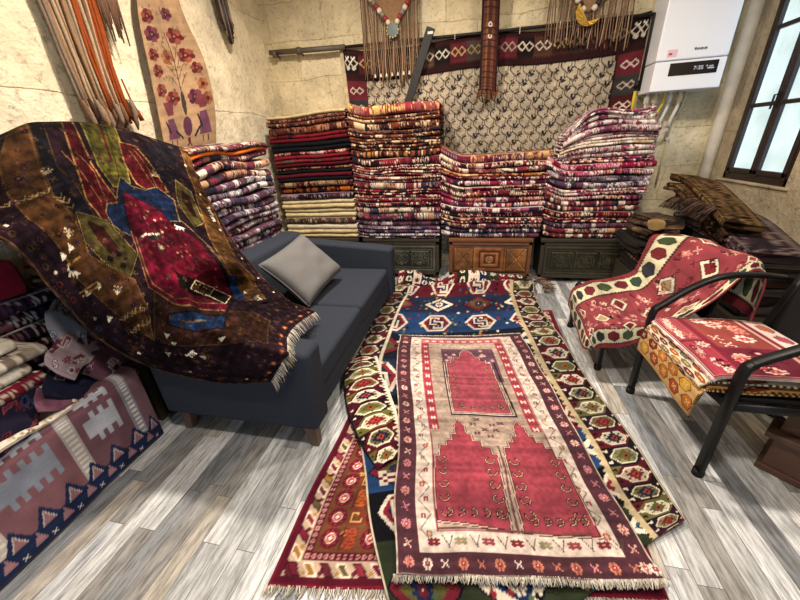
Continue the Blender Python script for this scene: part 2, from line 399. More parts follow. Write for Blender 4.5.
# ================================================================ THE ROOM
XL, XR, YB, YF, ZC = -2.27, 2.18, 4.03, -1.9, 3.05
def wall_grid(name, o3, du, dv, nu, nv, nrm, amp, seed, mat, freq=3.):
    U, V = np.meshgrid(np.linspace(0, 1, nu), np.linspace(0, 1, nv))
    o3, du, dv, nrm = map(np.array, (o3, du, dv, nrm))
    lu, lv = np.linalg.norm(du), np.linalg.norm(dv)
    h = vnoise(U*lu*freq, V*lv*freq, seed)*.6+vnoise(U*lu*freq*3, V*lv*freq*3, seed+1)*.4
    P = o3+U[..., None]*du+V[..., None]*dv+(h*amp)[..., None]*nrm
    me = bpy.data.meshes.new(name); F = gridfaces(nv, nu)
    me.from_pydata(P.reshape(-1, 3).tolist(), [], F.tolist()); me.polygons.foreach_set('use_smooth', [True]*len(F)); me.materials.append(mat); me.update()
    o = bpy.data.objects.new(name, me); COL.objects.link(o); o['kind'] = 'structure'; return o
b = MB(); b.box(XL-.3, XR+.4, YF-.2, YB+.3, -.08, 0); b.build('floor', M['floor'], kind='structure')
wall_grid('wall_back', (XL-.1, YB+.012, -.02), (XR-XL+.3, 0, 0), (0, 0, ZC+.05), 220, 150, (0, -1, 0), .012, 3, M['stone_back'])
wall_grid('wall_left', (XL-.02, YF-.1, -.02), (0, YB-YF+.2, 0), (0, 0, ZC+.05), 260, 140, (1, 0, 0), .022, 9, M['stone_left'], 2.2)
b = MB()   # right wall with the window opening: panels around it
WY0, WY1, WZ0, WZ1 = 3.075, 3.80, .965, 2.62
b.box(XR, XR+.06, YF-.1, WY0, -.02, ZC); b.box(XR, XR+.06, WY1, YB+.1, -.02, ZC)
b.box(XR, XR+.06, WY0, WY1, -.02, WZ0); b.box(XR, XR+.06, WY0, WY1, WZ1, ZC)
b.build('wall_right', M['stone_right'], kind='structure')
b = MB(); b.box(XL-.3, XR+.4, YF-.2, YB+.3, ZC, ZC+.1); b.build('ceiling', M['plaster'], kind='structure')
b = MB()   # front wall behind the viewer with its shop doorway left open
b.box(XL-.1, -.6, YF-.15, YF, 0, ZC); b.box(.9, XR+.2, YF-.15, YF, 0, ZC); b.box(-.6, .9, YF-.15, YF, 2.25, ZC)
b.build('wall_front', M['plaster'], kind='structure')
# rounded plaster strip down the back right corner
b = MB(); b.tube([(XR-.035, YB-.035, 0), (XR-.04, YB-.04, 1.5), (XR-.03, YB-.03, ZC)], .05, 14); b.build('trim_1', M['plaster'], kind='structure', smooth=True)

# ---------------------------------------------------------------- window
b = MB(); x0, x1 = XR+.006, XR+.036; fw = .038
b.box(x0, x1, WY0, WY1, WZ0, WZ0+fw+.02); b.box(x0, x1, WY0, WY1, WZ1-fw, WZ1)
b.box(x0, x1, WY0, WY0+fw, WZ0, WZ1); b.box(x0, x1, WY1-fw, WY1, WZ0, WZ1)
win = b.build('window_1', M['frame'], kind='structure', bevel=.004)
YM = (WY0+WY1)/2
for ya, yb in ((WY0+fw, YM-.003), (YM+.003, WY1-fw)):
    b = MB(); c0, c1 = x0-.008, x1-.008; s = .036
    b.box(c0, c1, ya, yb, WZ0+fw+.02, WZ0+fw+.02+s); b.box(c0, c1, ya, yb, WZ1-fw-s, WZ1-fw)
    b.box(c0, c1, ya, ya+s, WZ0+fw, WZ1-fw); b.box(c0, c1, yb-s, yb, WZ0+fw, WZ1-fw)
    for z in (1.515, 2.035): b.box(c0+.004, c1, ya+s, yb-s, z, z+.030)
    cs = b.build('casement', M['frame'], win, bevel=.003)
    b = MB(); b.box(x0+.006, x0+.009, ya+s-.004, yb-s+.004, WZ0+fw, WZ1-fw); b.build('glass', M['glass'], cs)
b = MB(); b.box(x0-.02, x0+.012, YM-.01, YM+.012, 1.50, 1.60); b.tube([(x0-.02, YM, 1.585), (x0-.045, YM, 1.585), (x0-.045, YM-.0, 1.49)], .007, 8)
b.build('window_handle', M['iron'], win)
b = MB(); b.box(XR-.016, XR+.012, WY0-.04, WY1+.06, WZ0-.022, WZ0-.002); b.build('window_sill', M['stone_right'], win, bevel=.006)
# the pale building across the lane
b = MB(); b.box(5.4, 5.6, 2.2, 16, -1, 9); fac = b.build('facade', M['facade'])
tag(fac, 'pale building wall across the lane seen through the window panes', 'building')
b = MB(); b.box(5.36, 5.4, 5.6, 6.5, .7, 2.6); b.build('facade_window', plain('facade_shutter', 'c4c0ba', .6), fac)
b = MB(); b.box(5.33, 5.4, 5.45, 6.65, .55, .68); b.build('facade_sill', M['facade'], fac)

# ================================================================ FURNITURE UNDER THE STACKS
YC = 3.535; ZT = .462
def relief(name, x0, x1, z0, z1, y, cv, depth, mat, parent, res=150):
    nx, nz = int((x1-x0)*res), int((z1-z0)*res)
    U, V = np.meshgrid(np.linspace(0, 1, nx), np.linspace(0, 1, nz))
    H, W = cv.h.shape
    hh = cv.h[(V*(H-1)).astype(int), (U*(W-1)).astype(int)]
    P = np.stack([x0+U*(x1-x0), y-hh*depth, z1-V*(z1-z0)], -1)
    cc = cv.a[(V*(H-1)).astype(int), (U*(W-1)).astype(int)]
    return sheet(name, P, cc, mat, parent, thick=.012, off=-1)
def heights(cv):
    g = cv.a.sum(-1); cv.h = (g-g.min())/(g.max()-g.min()+1e-6); return cv
def chest(name, x0, x1, label, wood, facefn, feet=True, yb=YB-.04):
    e = empty(name, ((x0+x1)/2, YC+.2, 0), label, 'chest', 'carved chests under the rug stacks')
    b = MB(); b.box(x0+.012, x1-.012, YC+.02, yb, .05, ZT-.035); b.build('body', wood, e, bevel=.004)
    b = MB(); b.box(x0-.006, x1+.006, YC-.008, yb, ZT-.035, ZT); b.build('lid', wood, e, bevel=.005)
    b = MB(); z0, z1 = .05, ZT-.04
    b.box(x0, x1, YC, YC+.022, z0, z0+.035); b.box(x0, x1, YC, YC+.022, z1-.03, z1)
    b.box(x0, x0+.035, YC, YC+.022, z0, z1); b.box(x1-.035, x1, YC, YC+.022, z0, z1)
    ff = b.build('front', wood, e, bevel=.003)
    cv = heights(facefn(x1-x0-.07, z1-z0-.065))
    relief('carved_panel', x0+.035, x1-.035, z0+.035, z1-.03, YC+.016, cv, .010, M['paint'], ff)
    for sx in (x0+.01, x1-.07):
        for sy in (YC+.03, yb-.08):
            b = MB(); b.box(sx, sx+.06, sy, sy+.05, 0, .052); b.build('foot', wood, e)
    return e
def face_arch(w, h, base='2b2a22', hi='57543f', seed=1):
    c = Cv(w, h, 220, base)
    r = random.Random(seed)
    def fr(x0, y0, x1, y1, wd, col): c.line([(x0, y0), (x1, y0), (x1, y1), (x0, y1), (x0, y0)], wd, col)
    fr(.02, .02, w-.02, h-.02, .012, hi)
    fr(.05, .05, w-.05, h-.05, .005, hi)
    n = 3; pw = (w-.14)/n
    for i in range(n):
        cx = .07+pw*(i+.5); a = pw*.42
        fr(cx-a, .075, cx+a, h-.075, .006, hi)
        for k in (1., .72, .42):
            pts = [(cx+a*.85*k*math.cos(t), h/2+(h/2-.085)*k*math.sin(t)) for t in np.linspace(0, 2*PI, 28)]
            c.line(pts, .006, hi)
        for k in range(8):
            t = k*PI/4; c.line([(cx, h/2), (cx+a*.36*math.cos(t), h/2+(h/2-.085)*.36*math.sin(t))], .006, hi)
        for k in range(10):
            c.ell(cx+r.uniform(-a, a)*.9, r.uniform(.09, h-.09), .007, .007, hi)
    c.wear(.25, seed); return c
def face_cross(w, h):
    c = Cv(w, h, 220, '6f4426')
    c.rect(0, 0, w, .018, '3b2a20'); c.rect(0, h-.018, w, h, '3b2a20')
    sq = w*.30
    for x0, x1 in ((.0, sq), (w-sq, w)):
        c.rect(x0+.015, .03, x1-.015, h-.03, '94612f')
        c.line([(x0+.02, .035), (x1-.02, h-.035)], .024, '5f2d20'); c.line([(x1-.02, .035), (x0+.02, h-.035)], .024, '5f2d20')
        c.line([(x0+.02, .035), (x1-.02, h-.035)], .006, 'c08a45'); c.line([(x1-.02, .035), (x0+.02, h-.035)], .006, 'c08a45')
        c.line([(x0+.015, .03), (x1-.015, .03), (x1-.015, h-.03), (x0+.015, h-.03), (x0+.015, .03)], .008, '4a3420')
    cx = w/2
    c.rect(sq+.01, .03, w-sq-.01, h-.03, '6d2c1e')
    for k, col in ((.125, '9a6332'), (.10, '6b2a1d'), (.075, 'a8703a'), (.055, '7a321f')):
        c.rect(cx-k*1.15, h/2-k, cx+k*1.15, h/2+k, col)
    c.ell(cx, h/2, .034, .034, 'c99a5a'); c.ell(cx, h/2, .022, .022, '6b2a1d'); c.ell(cx, h/2, .01, .01, 'c99a5a')
    for s in (-1, 1): c.rect(cx+s*.155-.004, .03, cx+s*.155+.004, h-.03, 'b0763a')
    c.wear(.3, 4); return c
chest('carved_chest', -1.22, -.375, 'dark carved wooden chest under the second rug stack, beside the far sofa arm', M['chest_dark'], lambda w, h: face_arch(w, h, '2c2d28', '5d5c4e', 2))
chest('carved_chest', -.262, .575, 'reddish brown wooden chest with painted crosses, middle one under the rug stacks', M['chest_red'], face_cross)
chest('carved_chest', .66, 1.53, 'dark green brown carved chest under the rightmost rug stack', M['chest_dark'], lambda w, h: face_arch(w, h, '25241a', '454029', 5))
chest('carved_chest', -2.15, -1.28, 'plain dark chest behind the sofa, under the red rug stack in the corner', M['chest_dark'], lambda w, h: face_arch(w, h, '2c2d28', '4d4c3e', 8))

# ================================================================ FOLDED RUGS
PAL = {
 'wine':  ['6b1228', '8c1b35', '3a0f1c', 'd9c9b4', '9c2743', '2c2430', 'b98a6a'],
 'brown': ['5b2a22', '7d3a2b', '2f1a18', 'd0b592', '8a4a35', '1f2430', 'a8723f'],
 'rose':  ['8e1f45', 'b03258', '5a1531', 'e0d3cc', 'a8567a', '40264a', 'd0a27a'],
 'mixed': ['6f2638', 'cdbfae', '2a2436', '8a3548', 'b58f6f', '3c3f58', 'e2d8ca'],
 'slate': ['4a3340', 'c9bfc0', '26233a', '6f4458', '8d7f8e', '3a3c5c', 'e0d8d4'],
 'white': ['ded5d0', 'e9e2dc', 'a23a62', 'b9a9a6', '7b3657', 'cbb9b4', '5c3e5e'],
 'navy':  ['1d2036', '2f3350', '6f2638', 'c9bfc0', '12131f', '7d5060', '3b3b58'],
}
def paint_row(seed, nx, width, pal, style):
    """one strip of weaving seen along a fold: (8, nx, 3)"""
    r = np.random.RandomState(seed); P = [hx(c) for c in pal]; A = np.zeros((8, nx, 3))
    x = np.linspace(0, width, nx); A[:] = P[0]
    y = (np.arange(8)+.5)/8
    if style == 'plain':
        A[:] = P[r.randint(0, 2)]
        return A
    p = 0.
    while p < width:
        w = r.uniform(.02, .12) if style != 'stripe' else r.uniform(.008, .035)
        k = (x >= p) & (x < p+w); bgc = P[[0, 1, 2, 4, 0, 1, 5, 3][r.randint(8)]]
        if style == 'stripe': bgc = P[r.randint(len(P))]
        A[:, k] = bgc
        if style in ('motif', 'mix') and r.rand() < (.95 if style == 'motif' else .8) and k.any():
            per = r.uniform(.014, .032); kind = r.randint(5); fg = P[[3, 6, 3, 4, 2, 5][r.randint(6)]]; f2 = P[r.randint(len(P))]
            fx = ((x[k]-p)/per) % 1; X = abs(fx-.5)*2; Y = abs(y-.5)*2
            XX, YY = np.meshgrid(X, Y)
            if kind == 0: m1 = (XX+YY < .8); m2 = (XX+YY < .35)
            elif kind == 1: m1 = abs(((XX-.5)*1.2)-(YY-.5)) < .28; m2 = XX+YY < .2
            elif kind == 2: m1 = (XX < .35) & (YY < .75); m2 = (XX < .12)
            elif kind == 3: m1 = (np.mod(fx[None, :]*2+y[:, None]*1.3, 1) < .42); m2 = m1 & False
            else: m1 = (XX > .45) & (YY < .6); m2 = (YY < .2) & (XX < .3)
            S = A[:, k]; S[m1] = fg; S[m2] = f2; A[:, k] = S
        p += w
    ncell = max(int(width/.009), 2); cell = np.minimum((x/width*ncell).astype(int), ncell-1); g1 = r.rand(4, ncell); gate = np.repeat(r.rand(max(ncell//5+1, 1)) < .6, 5)[:ncell]
    for j in range(8):
        q1 = g1[j//2][cell]*1.; gt = gate[cell]; A[j][(q1 < (.09 if pal[0] in ('5b2a22', '6b1228', '7a1226', '6a0f28') else .15)) & gt] = P[3]; A[j][(q1 > .80) & gt] = P[2]; A[j][(q1 > .70) & (q1 < .77) & gt] = P[4]
    if r.rand() < .4: A[0] = P[3]*.9
    if r.rand() < .3: A[-1] = P[2]
    return A
def folded_mesh(Lx, D, t, pal, style, seed, nb=2, zf=None, yf=None, fold_in=.02, colors=None, nx=None):
    """folded rug: long side along x (0..Lx), front folds at y=0 facing -y, lying on z=0; zf(u) lifts it, yf(u) moves it"""
    nx = nx or max(int(Lx*150), 24); u = np.linspace(0, 1, nx)
    r = np.random.RandomState(seed+991)
    zl = zf(u) if zf else np.zeros(nx); yl = yf(u) if yf else np.zeros(nx)
    prof_y, prof_z, rowid, rowv = [], [], [], []
    prof_y += [D, D*.6, D*.2]; prof_z += [0, 0, 0]; rowid += [0]*3; rowv += [.9]*3
    q = t/nb
    for i in range(nb):
        off = r.uniform(0, fold_in)
        for a in np.linspace(-78, 78, 7):
            an = math.radians(a)
            prof_y.append(off+min(q*.9, .03)*(1-math.cos(an))); prof_z.append(q*i+q/2+q/2*math.sin(an)); rowid.append(i); rowv.append((90-a)/180)
    tq = [.10, .18, .27, .36, .46, .56, .67, .78, .89, 1.0]; prof_y += [D*q_ for q_ in tq]+[D+.01]; prof_z += [t]*9+[t*.97, t*.5]; rowid += [nb+i_ for i_ in range(10)]+[nb]; rowv += [.1, .5, .8, .2, .5, .9, .3, .6, .1, .5, .5]
    npf = len(prof_y); py = np.array(prof_y)[:, None]; pz = np.array(prof_z)[:, None]
    U = u[None, :]
    wob = vnoise(U*Lx*6+seed, pz*20+0*U, seed)*.006
    edge = np.minimum(U, 1-U)*Lx
    e = np.clip(edge/.018, 0, 1); e = np.sqrt(1-(1-e)**2)*.35+.65
    wf = (py < D*.15)
    Y = py+yl[None, :]+np.where(wf, wob+vnoise(U*Lx*14, pz*30+seed, seed+3)*.003, 0)+(1-e)*.04*wf
    Z = (pz-t/2)*e*(1+.05*vnoise(U*Lx*9, pz*0+seed*1., seed+5))*1.0+t/2+zl[None, :]
    X = U*Lx+0*pz+ (1-e)*0
    V = np.stack([X+0*Y, Y, Z], -1).reshape(-1, 3)
    rows = [paint_row(seed*13+i*7, nx, Lx, (colors[i % len(colors)][0] if colors else pal), (colors[i % len(colors)][1] if colors else style)) for i in range(nb)]
    rows += [paint_row(seed*17+500+i*3, nx, Lx, pal, style if style != 'stripe' else 'mix') for i in range(10)]
    C = np.zeros((npf, nx, 3))
    for j in range(npf): C[j] = rows[rowid[j]][min(int(rowv[j]*8), 7)]
    C = np.clip(C*(1+.10*vnoise(U*Lx*30, pz*150, seed+8))[..., None], 0, 1)
    F = gridfaces(npf, nx); F = F[:, ::-1]
    last = np.stack([(npf-1)*nx+np.arange(nx-1), (npf-1)*nx+np.arange(1, nx), np.arange(1, nx), np.arange(nx-1)], -1)[:, ::-1]
    F = np.concatenate([F, last])
    c0 = [j*nx for j in range(npf)]; c1 = [j*nx+nx-1 for j in range(npf)][::-1]
    return V, F, C.reshape(-1, 3), [c0, c1]
ORD = ['top', 'second', 'third', 'fourth', 'fifth', 'sixth', 'seventh', 'eighth', 'ninth', 'tenth', 'eleventh', 'twelfth', 'thirteenth', 'fourteenth', 'fifteenth', 'sixteenth', 'seventeenth', 'eighteenth', 'nineteenth', 'twentieth', 'twenty-first', 'twenty-second']
def place_rug(V, rot, org):
    c, s = math.cos(rot), math.sin(rot); W = V.copy()
    W[:, 0] = V[:, 0]*c-V[:, 1]*s+org[0]; W[:, 1] = V[:, 0]*s+V[:, 1]*c+org[1]; W[:, 2] = V[:, 2]+org[2]
    return W
def add_folded(name, V, F, C, caps, rot, org, label, cat='rug', group=None, mat=None):
    o = mesh_np(name, V-V.mean(0)*0, F, C, mat or M['wool'], caps=caps)
    o.location = org; o.rotation_euler = (0, 0, rot)
    bpy.context.view_layer.update()
    return tag(o, label, cat, group)
def stack(items, x0, x1, y, z, D, lift, stackname, group, seed, rot=0, jitter=.012, widen=0, gap=.0005):
    """items bottom->top: (desc, pal, style, thickness, nb, colors)"""
    n = len(items); tot = sum(i[3] for i in items); zz = z; rs = random.Random(seed)
    for k, (desc, pal, style, t, nb, colors) in enumerate(items):
        f = (zz-z)/tot
        a = x0-rs.uniform(0, jitter)-widen*f*.3; bb = x1+rs.uniform(0, jitter)+widen*f
        yy = y+rs.uniform(-jitter, jitter)
        zf = lift(f)
        V, F, C, caps = folded_mesh(bb-a, D-.03, t-.002, PAL[pal] if isinstance(pal, str) else pal, style, seed*50+k, nb, zf=zf, colors=colors)
        o3 = (a, yy, zz) if rot == 0 else ((y+ (yy-y)), a, zz)
        if rot: o3 = (y-(yy-y), a, zz)
        i = n-1-k
        lab = f"{desc} folded rug, {ORD[i]}{' one' if i == 0 else ' from top'} of the {stackname}"
        add_folded('folded_rug', V, F, C, caps, rot, o3, lab, 'rug', group)
        zz += t+gap
    return zz
def lift_left(amp, w=.28, right=.0):
    return lambda f: (lambda u: amp*(.35+.65*f)*np.clip((w-u)/w, 0, 1)**1.6+right*f*np.clip((u-.8)/.2, 0, 1)**2+.007*np.sin(u*(7+3*np.sin(f*40))+f*17)*min(f*3, 1))
BLK = (['16161c', '1b1a22', '101014', '2a2430', '16161c', '3a3036', '1e1e26'], 'plain')
CRM = ['cbb98f', 'd3c39b', 'bfab80', 'dccfae', 'c5b38a', 'b09a70', 'cbb98f']
RED = ['7a1226', '8b1a2c', '5a0e1e', 'a8303c', '6b1024', '30101a', 'c09070']
CRI = ['6a0f28', '780f2a', '4a0c20', '9a2a40', '5a1028', '22101c', 'b0707a']
RUS = ['6e3428', '80432f', '49231d', 'a9745a', '5a2c25', '302228', 'c9a27a']
def seg(*spec):
    """colour blocks along the fold, given as (end fraction, palette, style)"""
    return spec
def add_blocks(idx_seed): pass
S1 = [  # bottom -> top
 ('cream', CRM, 'plain', .040, 1, None),
 ('red and cream striped', 'wine', 'mix', .042, 2, [(['7d3434', '8a4540', '5c2a2c', 'cdb79a', '7d3434', '3a2830', 'c0a080'], 'mix'), (CRM, 'plain')]),
 ('thick off-white', ['c9bda4', 'd4c9b2', 'b5a88e', 'ddd3bf', 'c9bda4', 'a59880', 'c9bda4'], 'plain', .055, 1, None),
 ('grey brown patterned', ['5d4c42', '6e5a4c', '3f332f', 'b7a386', '57463e', '7a3434', '8b7a66'], 'motif', .062, 2, None),
 ('cream', CRM, 'plain', .046, 1, None), ('cream', CRM, 'plain', .040, 1, None), ('cream', CRM, 'plain', .042, 1, None), ('cream', CRM, 'plain', .040, 1, None),
 ('dotted dark purple', ['321626', '3c1a2c', '241020', 'a08a96', '48203a', '1a1220', '7a4a5a'], 'motif', .058, 2, None),
 ('orange and dark purple', ['b5621a', '3a0f22', '2a0c1c', '3a0f22', '471128', '2a1018', '3a0f22'], 'plain', .056, 2, [(['3f1024', '4a122a', '2c0c1c', '5a1a30', '3a0f22', '20101a', '6a3040'], 'plain'), (['8e4d1c', '3f1024', '2c0c1c', 'c26a1e', '471128', '20101a', 'c26a1e'], 'mix')]),
 ('plum with a tan edge', CRI, 'plain', .052, 2, [(CRI, 'plain'), (['8c7257', '5c1226', '3c0f1e', 'a88a68', '6a1028', '2c141c', 'b9a27e'], 'mix')]),
 ('crimson and black', CRI, 'plain', .066, 2, [BLK, (CRI, 'plain')]),
 ('black with a crimson patterned band', CRI, 'mix', .060, 2, [BLK, (['1a181f', '6a1228', '15151b', 'b48f6a', '8a1c30', '1a181f', '9a7a5a'], 'mix')]),
 ('dark red and grey', RED, 'plain', .062, 2, [(CRI, 'plain'), (['5d5148', '7a1226', '5d5148', '8a1c30', '7a1226', '2a1a1e', '6b5c50'], 'mix')]),
 ('bright red with white knots', RED, 'mix', .066, 2, [(RED, 'plain'), (['8f1a2a', '9b2030', '6a1222', 'd8b8a8', '8f1a2a', '4a1420', 'd8b8a8'], 'motif')]),
 ('black and red', RED, 'plain', .074, 3, [BLK, BLK, (RED, 'plain')]),
 ('red with a black end', RED, 'plain', .066, 2, [(RED, 'plain'), (['8b1a2c', '16161c', '8b1a2c', '901c2c', '101014', '7a1226', '16161c'], 'mix')]),
 ('rust coloured', RUS, 'mix', .064, 2, None),
 ('brown and pink patterned', RUS, 'motif', .066, 2, [(RUS, 'stripe'), (['5c332c', '8a5a50', '3d2420', 'b58a74', '7a3c34', '40262a', 'a86a60'], 'motif')]),
 ('flat beige', ['bda77c', 'c7b288', 'ad966c', 'cfbd94', 'bda77c', '9c8660', 'bda77c'], 'plain', .030, 1, None),
]
S1 = [(d_, p_, st_, t_, 1 if (c_ is None or t_ < .058) else 2, ([c_[-1]] if (c_ and t_ < .058) else c_)) for d_, p_, st_, t_, n_, c_ in S1]
def scale(items, H):
    t = sum(i[3] for i in items); return [(a, b_, c, d*H/t, e, f) for a, b_, c, d, e, f in items]
def lift1(f): return lambda u: .03*f*np.sin(u*PI)*0+.03*f*(u)+.006*np.sin(u*7+f*9)*f
stack(scale(S1, 1.245), -2.145, -1.295, YC+.01, ZT+.002, .46, lift1, 'red corner stack', 'folded rugs in the red corner stack', 11, widen=.0)
def gen(n, pals, names, seed, lo=.045, hi=.075):
    r = random.Random(seed); out = []
    for k in range(n):
        p = pals[min(int(k/n*len(pals)), len(pals)-1)]; p = p if not isinstance(p, tuple) else r.choice(p)
        st = r.choice(['motif', 'mix', 'motif', 'mix', 'stripe'])
        nb = r.choice([1, 1, 1, 2]); out.append((r.choice(names[p]), p, st, r.uniform(lo, hi), nb, None))
    return out
NM = {'wine': ['wine red patterned', 'dark crimson and cream', 'deep red banded'], 'brown': ['brown and rust striped', 'brick brown patterned', 'dark brown and tan'],
      'rose': ['rose pink patterned', 'magenta and white', 'pink banded'], 'mixed': ['cream and maroon patterned', 'maroon navy and white', 'multicoloured'],
      'slate': ['purple grey patterned', 'mauve and white', 'slate and plum'], 'white': ['off-white and pink', 'white with plum bands', 'pale lilac and white'], 'navy': ['navy patterned', 'dark blue and plum', 'navy and white']}
S2 = gen(20, ['slate', 'mixed', 'wine', ('wine', 'mixed'), 'wine', 'brown', 'brown', 'brown'], NM, 21)
S2[-1] = ('coral red with a yellow flowered middle', ['a83a48', 'b5444e', '8a2d3c', 'd9b26a', '9a6a60', 'cda070', 'd9b26a'], 'motif', .085, 1, None)
S2[-4] = ('brown with a navy band', 'brown', 'mix', .07, 2, [(PAL['brown'], 'mix'), (['23243a', '5b2a22', '1d1d30', '8a5a4a', '23243a', '1d1d30', 'a8723f'], 'mix')])
stack(scale(S2, 1.27), -1.255, -.365, YC-.02, ZT+.002, .46, lift_left(.05, .22), 'second back stack', 'folded rugs in the second back stack', 22, widen=.0)
S3 = gen(15, [('slate', 'mixed'), 'wine', 'rose', 'wine', ('rose', 'mixed'), 'wine'], NM, 33, .05, .068)
S3[-1] = ('wine rug with purple and gold flowers', ['85243f', '922c48', '6a1c38', 'c9a06a', '7a4a68', '5a3a62', 'd8c0b0'], 'motif', .085, 1, None)
S3[-4] = ('orange and maroon', 'brown', 'mix', .07, 2, [(PAL['wine'], 'mix'), (['b0652e', '6a2030', 'c98a4a', 'd9c09a', '8a3a30', '40202a', 'c98a4a'], 'mix')])
stack(scale(S3, .80), -.345, .625, YC-.005, ZT+.002, .46, lift_left(.11, .24, .0), 'third back stack', 'folded rugs in the third back stack', 34, widen=.05)
S4 = gen(13, [('slate', 'mixed'), 'wine', 'mixed', 'rose', 'slate', 'rose'], NM, 44, .045, .06)
S4[-1] = ('bright crimson pink', ['b0214c', 'bb2a55', '8e1a3e', 'd8a8b4', 'a01c48', '7a1838', 'b0214c'], 'motif', .06, 1, None)
z4 = stack(scale(S4, .68), .665, 1.40, YC-.01, ZT+.002, .46, lift_left(.10, .22), 'rightmost stack', 'folded rugs in the rightmost back stack', 45, widen=.13)
# the loose pale rugs on top of the last stack, their left ends sliding down
S4b = gen(9, ['white'], NM, 55, .038, .052)
S4b[0] = ('grey blue edged wine', 'rose', 'stripe', .045, 2, None)
S4b[3] = ('tan and white', ['c9b596', 'e0d8d0', 'a58e6e', 'ded5d0', 'b9a080', '7b6a5a', 'e6ddd6'], 'mix', .05, 2, None)
zz = z4+.002; rs = random.Random(5)
for k, (desc, pal, style, t, nb, colors) in enumerate(S4b):
    f = k/8.; drop = .0+.16*f**.8
    x0 = .70+.06*f; x1 = 1.50+rs.uniform(-.02, .02)-.05*f
    zf = (lambda drop, f: (lambda u: -drop*np.clip((.38-u)/.38, 0, 1)**2+.015*np.sin(u*8+f*5)*f))(drop, f)
    V, F, C, caps = folded_mesh(x1-x0, .36, t-.003, PAL[pal] if isinstance(pal, str) else pal, style, 900+k, nb, zf=zf, fold_in=.03, yf=(lambda s: (lambda u: .012*np.sin(u*6+s)))(k))
    V[:, 2] -= 0
    i = 8-k
    add_folded('folded_rug', V, F, C, caps, 0, (x0, YC+.0+rs.uniform(-.01, .02), zz), f"{desc} folded rug, {ORD[i]}{' one' if i == 0 else ' from top'} of the loose pale heap", 'rug', 'loose pale rugs on top of the rightmost stack')
    zz += t+.001

# left wall stack (fronts face the room), on a low plank bench behind the sofa
b = MB(); b.box(XL+.05, -1.69, 1.30, 2.93, .34, .40)
for x in (XL+.08, -1.76):
    for y in (1.33, 2.10, 2.86): b.box(x, x+.05, y, y+.05, 0, .34)
o = b.build('low_bench', M['chest_dark'], bevel=.004); tag(o, 'low plank bench behind the sofa carrying the left wall rug stack', 'bench')
S0 = gen(20, ['navy', 'slate', ('slate', 'navy'), 'slate', 'slate', 'mixed', 'mixed'], NM, 66, .055, .075)
S0 = [(d, p, 'motif' if st == 'stripe' else st, t, 1, c) for d, p, st, t, nb, c in S0]
S0[3] = ('rose red striped', 'rose', 'stripe', .06, 2, None)
ORA = ['c9601a', 'd46a1e', 'c25a18', 'd87a30', 'cc641c', 'a84a18', 'd87a30']
S0[-2] = ('plain orange', ORA, 'plain', .04, 1, None)
S0[-1] = ('grey and plum patterned', 'mixed', 'motif', .05, 1, None)
def lift0(f): return lambda u: (.05*f)*np.clip((.3-u)/.3, 0, 1)*-1*f+.012*np.sin(u*8+f*21)*(.3+f)+.01*np.sin(f*30)*u
stack(scale(S0, 1.06), 1.93, 2.80, -1.715, .402, .50, lift0, 'left wall stack', 'folded rugs in the left wall stack', 67, rot=PI/2, jitter=.012, gap=.0005)
# ================================================================ SOFA
SX, SXB = -.74, -1.60          # front, back
SY0, SY1 = 1.10, 2.86
e = empty('sofa', (-1.15, 2.0, 0), 'charcoal navy two-seat sofa half covered by the dark draped rug', 'sofa')
def soft(mb, name, mat, parent, bev=.03, seg=4):
    return mb.build(name, mat, parent, bevel=bev, seg=seg)
b = MB(); b.box(SXB, SX-.005, SY0+.02, SY1-.02, .145, .27); soft(b, 'base', M['sofa'], e, .015)
def arm(y0, y1, near):
    b = MB()
    # front low, back rising a little, outer side leaning out towards the top
    o = -.0 if near else .0
    b.hexa([(SXB, y0, .14), (SX+.03, y0, .14), (SX+.03, y1, .14), (SXB, y1, .14), (SXB, y0+o, .66), (SX+.045, y0+o, .585), (SX+.045, y1+o, .585), (SXB, y1+o, .66)])
    return soft(b, 'armrest', M['sofa'], e, .028)
arm(SY0, SY0+.15, True); arm(SY1-.15, SY1, False)
b = MB(); b.hexa([(SXB-.01, SY0+.15, .16), (-1.38, SY0+.15, .16), (-1.38, SY1-.15, .16), (SXB-.01, SY1-.15, .16), (SXB-.06, SY0+.15, .76), (-1.49, SY0+.15, .745), (-1.49, SY1-.15, .745), (SXB-.06, SY1-.15, .76)])
soft(b, 'backrest', M['sofa'], e, .035)
YMID = 1.95
for y0, y1 in ((SY0+.152, YMID), (YMID+.003, SY1-.152)):
    b = MB(); b.box(-1.42, SX+.005, y0, y1, .272, .415); soft(b, 'seat_cushion', M['sofa'], e, .03)
for x, y, dx, dy in ((SX-.045, SY0+.07, .02, -.015), (SXB+.08, SY0+.07, -.02, -.015), (SX-.045, SY1-.07, .02, .015), (SXB+.08, SY1-.07, -.02, .015)):
    b = MB(); w = .034; n = .021
    b.hexa([(x+dx-n, y+dy-n, 0), (x+dx+n, y+dy-n, 0), (x+dx+n, y+dy+n, 0), (x+dx-n, y+dy+n, 0), (x-w, y-w, .15), (x+w, y-w, .15), (x+w, y+w, .15), (x-w, y+w, .15)])
    b.build('leg', M['legwood'], e, bevel=.004)

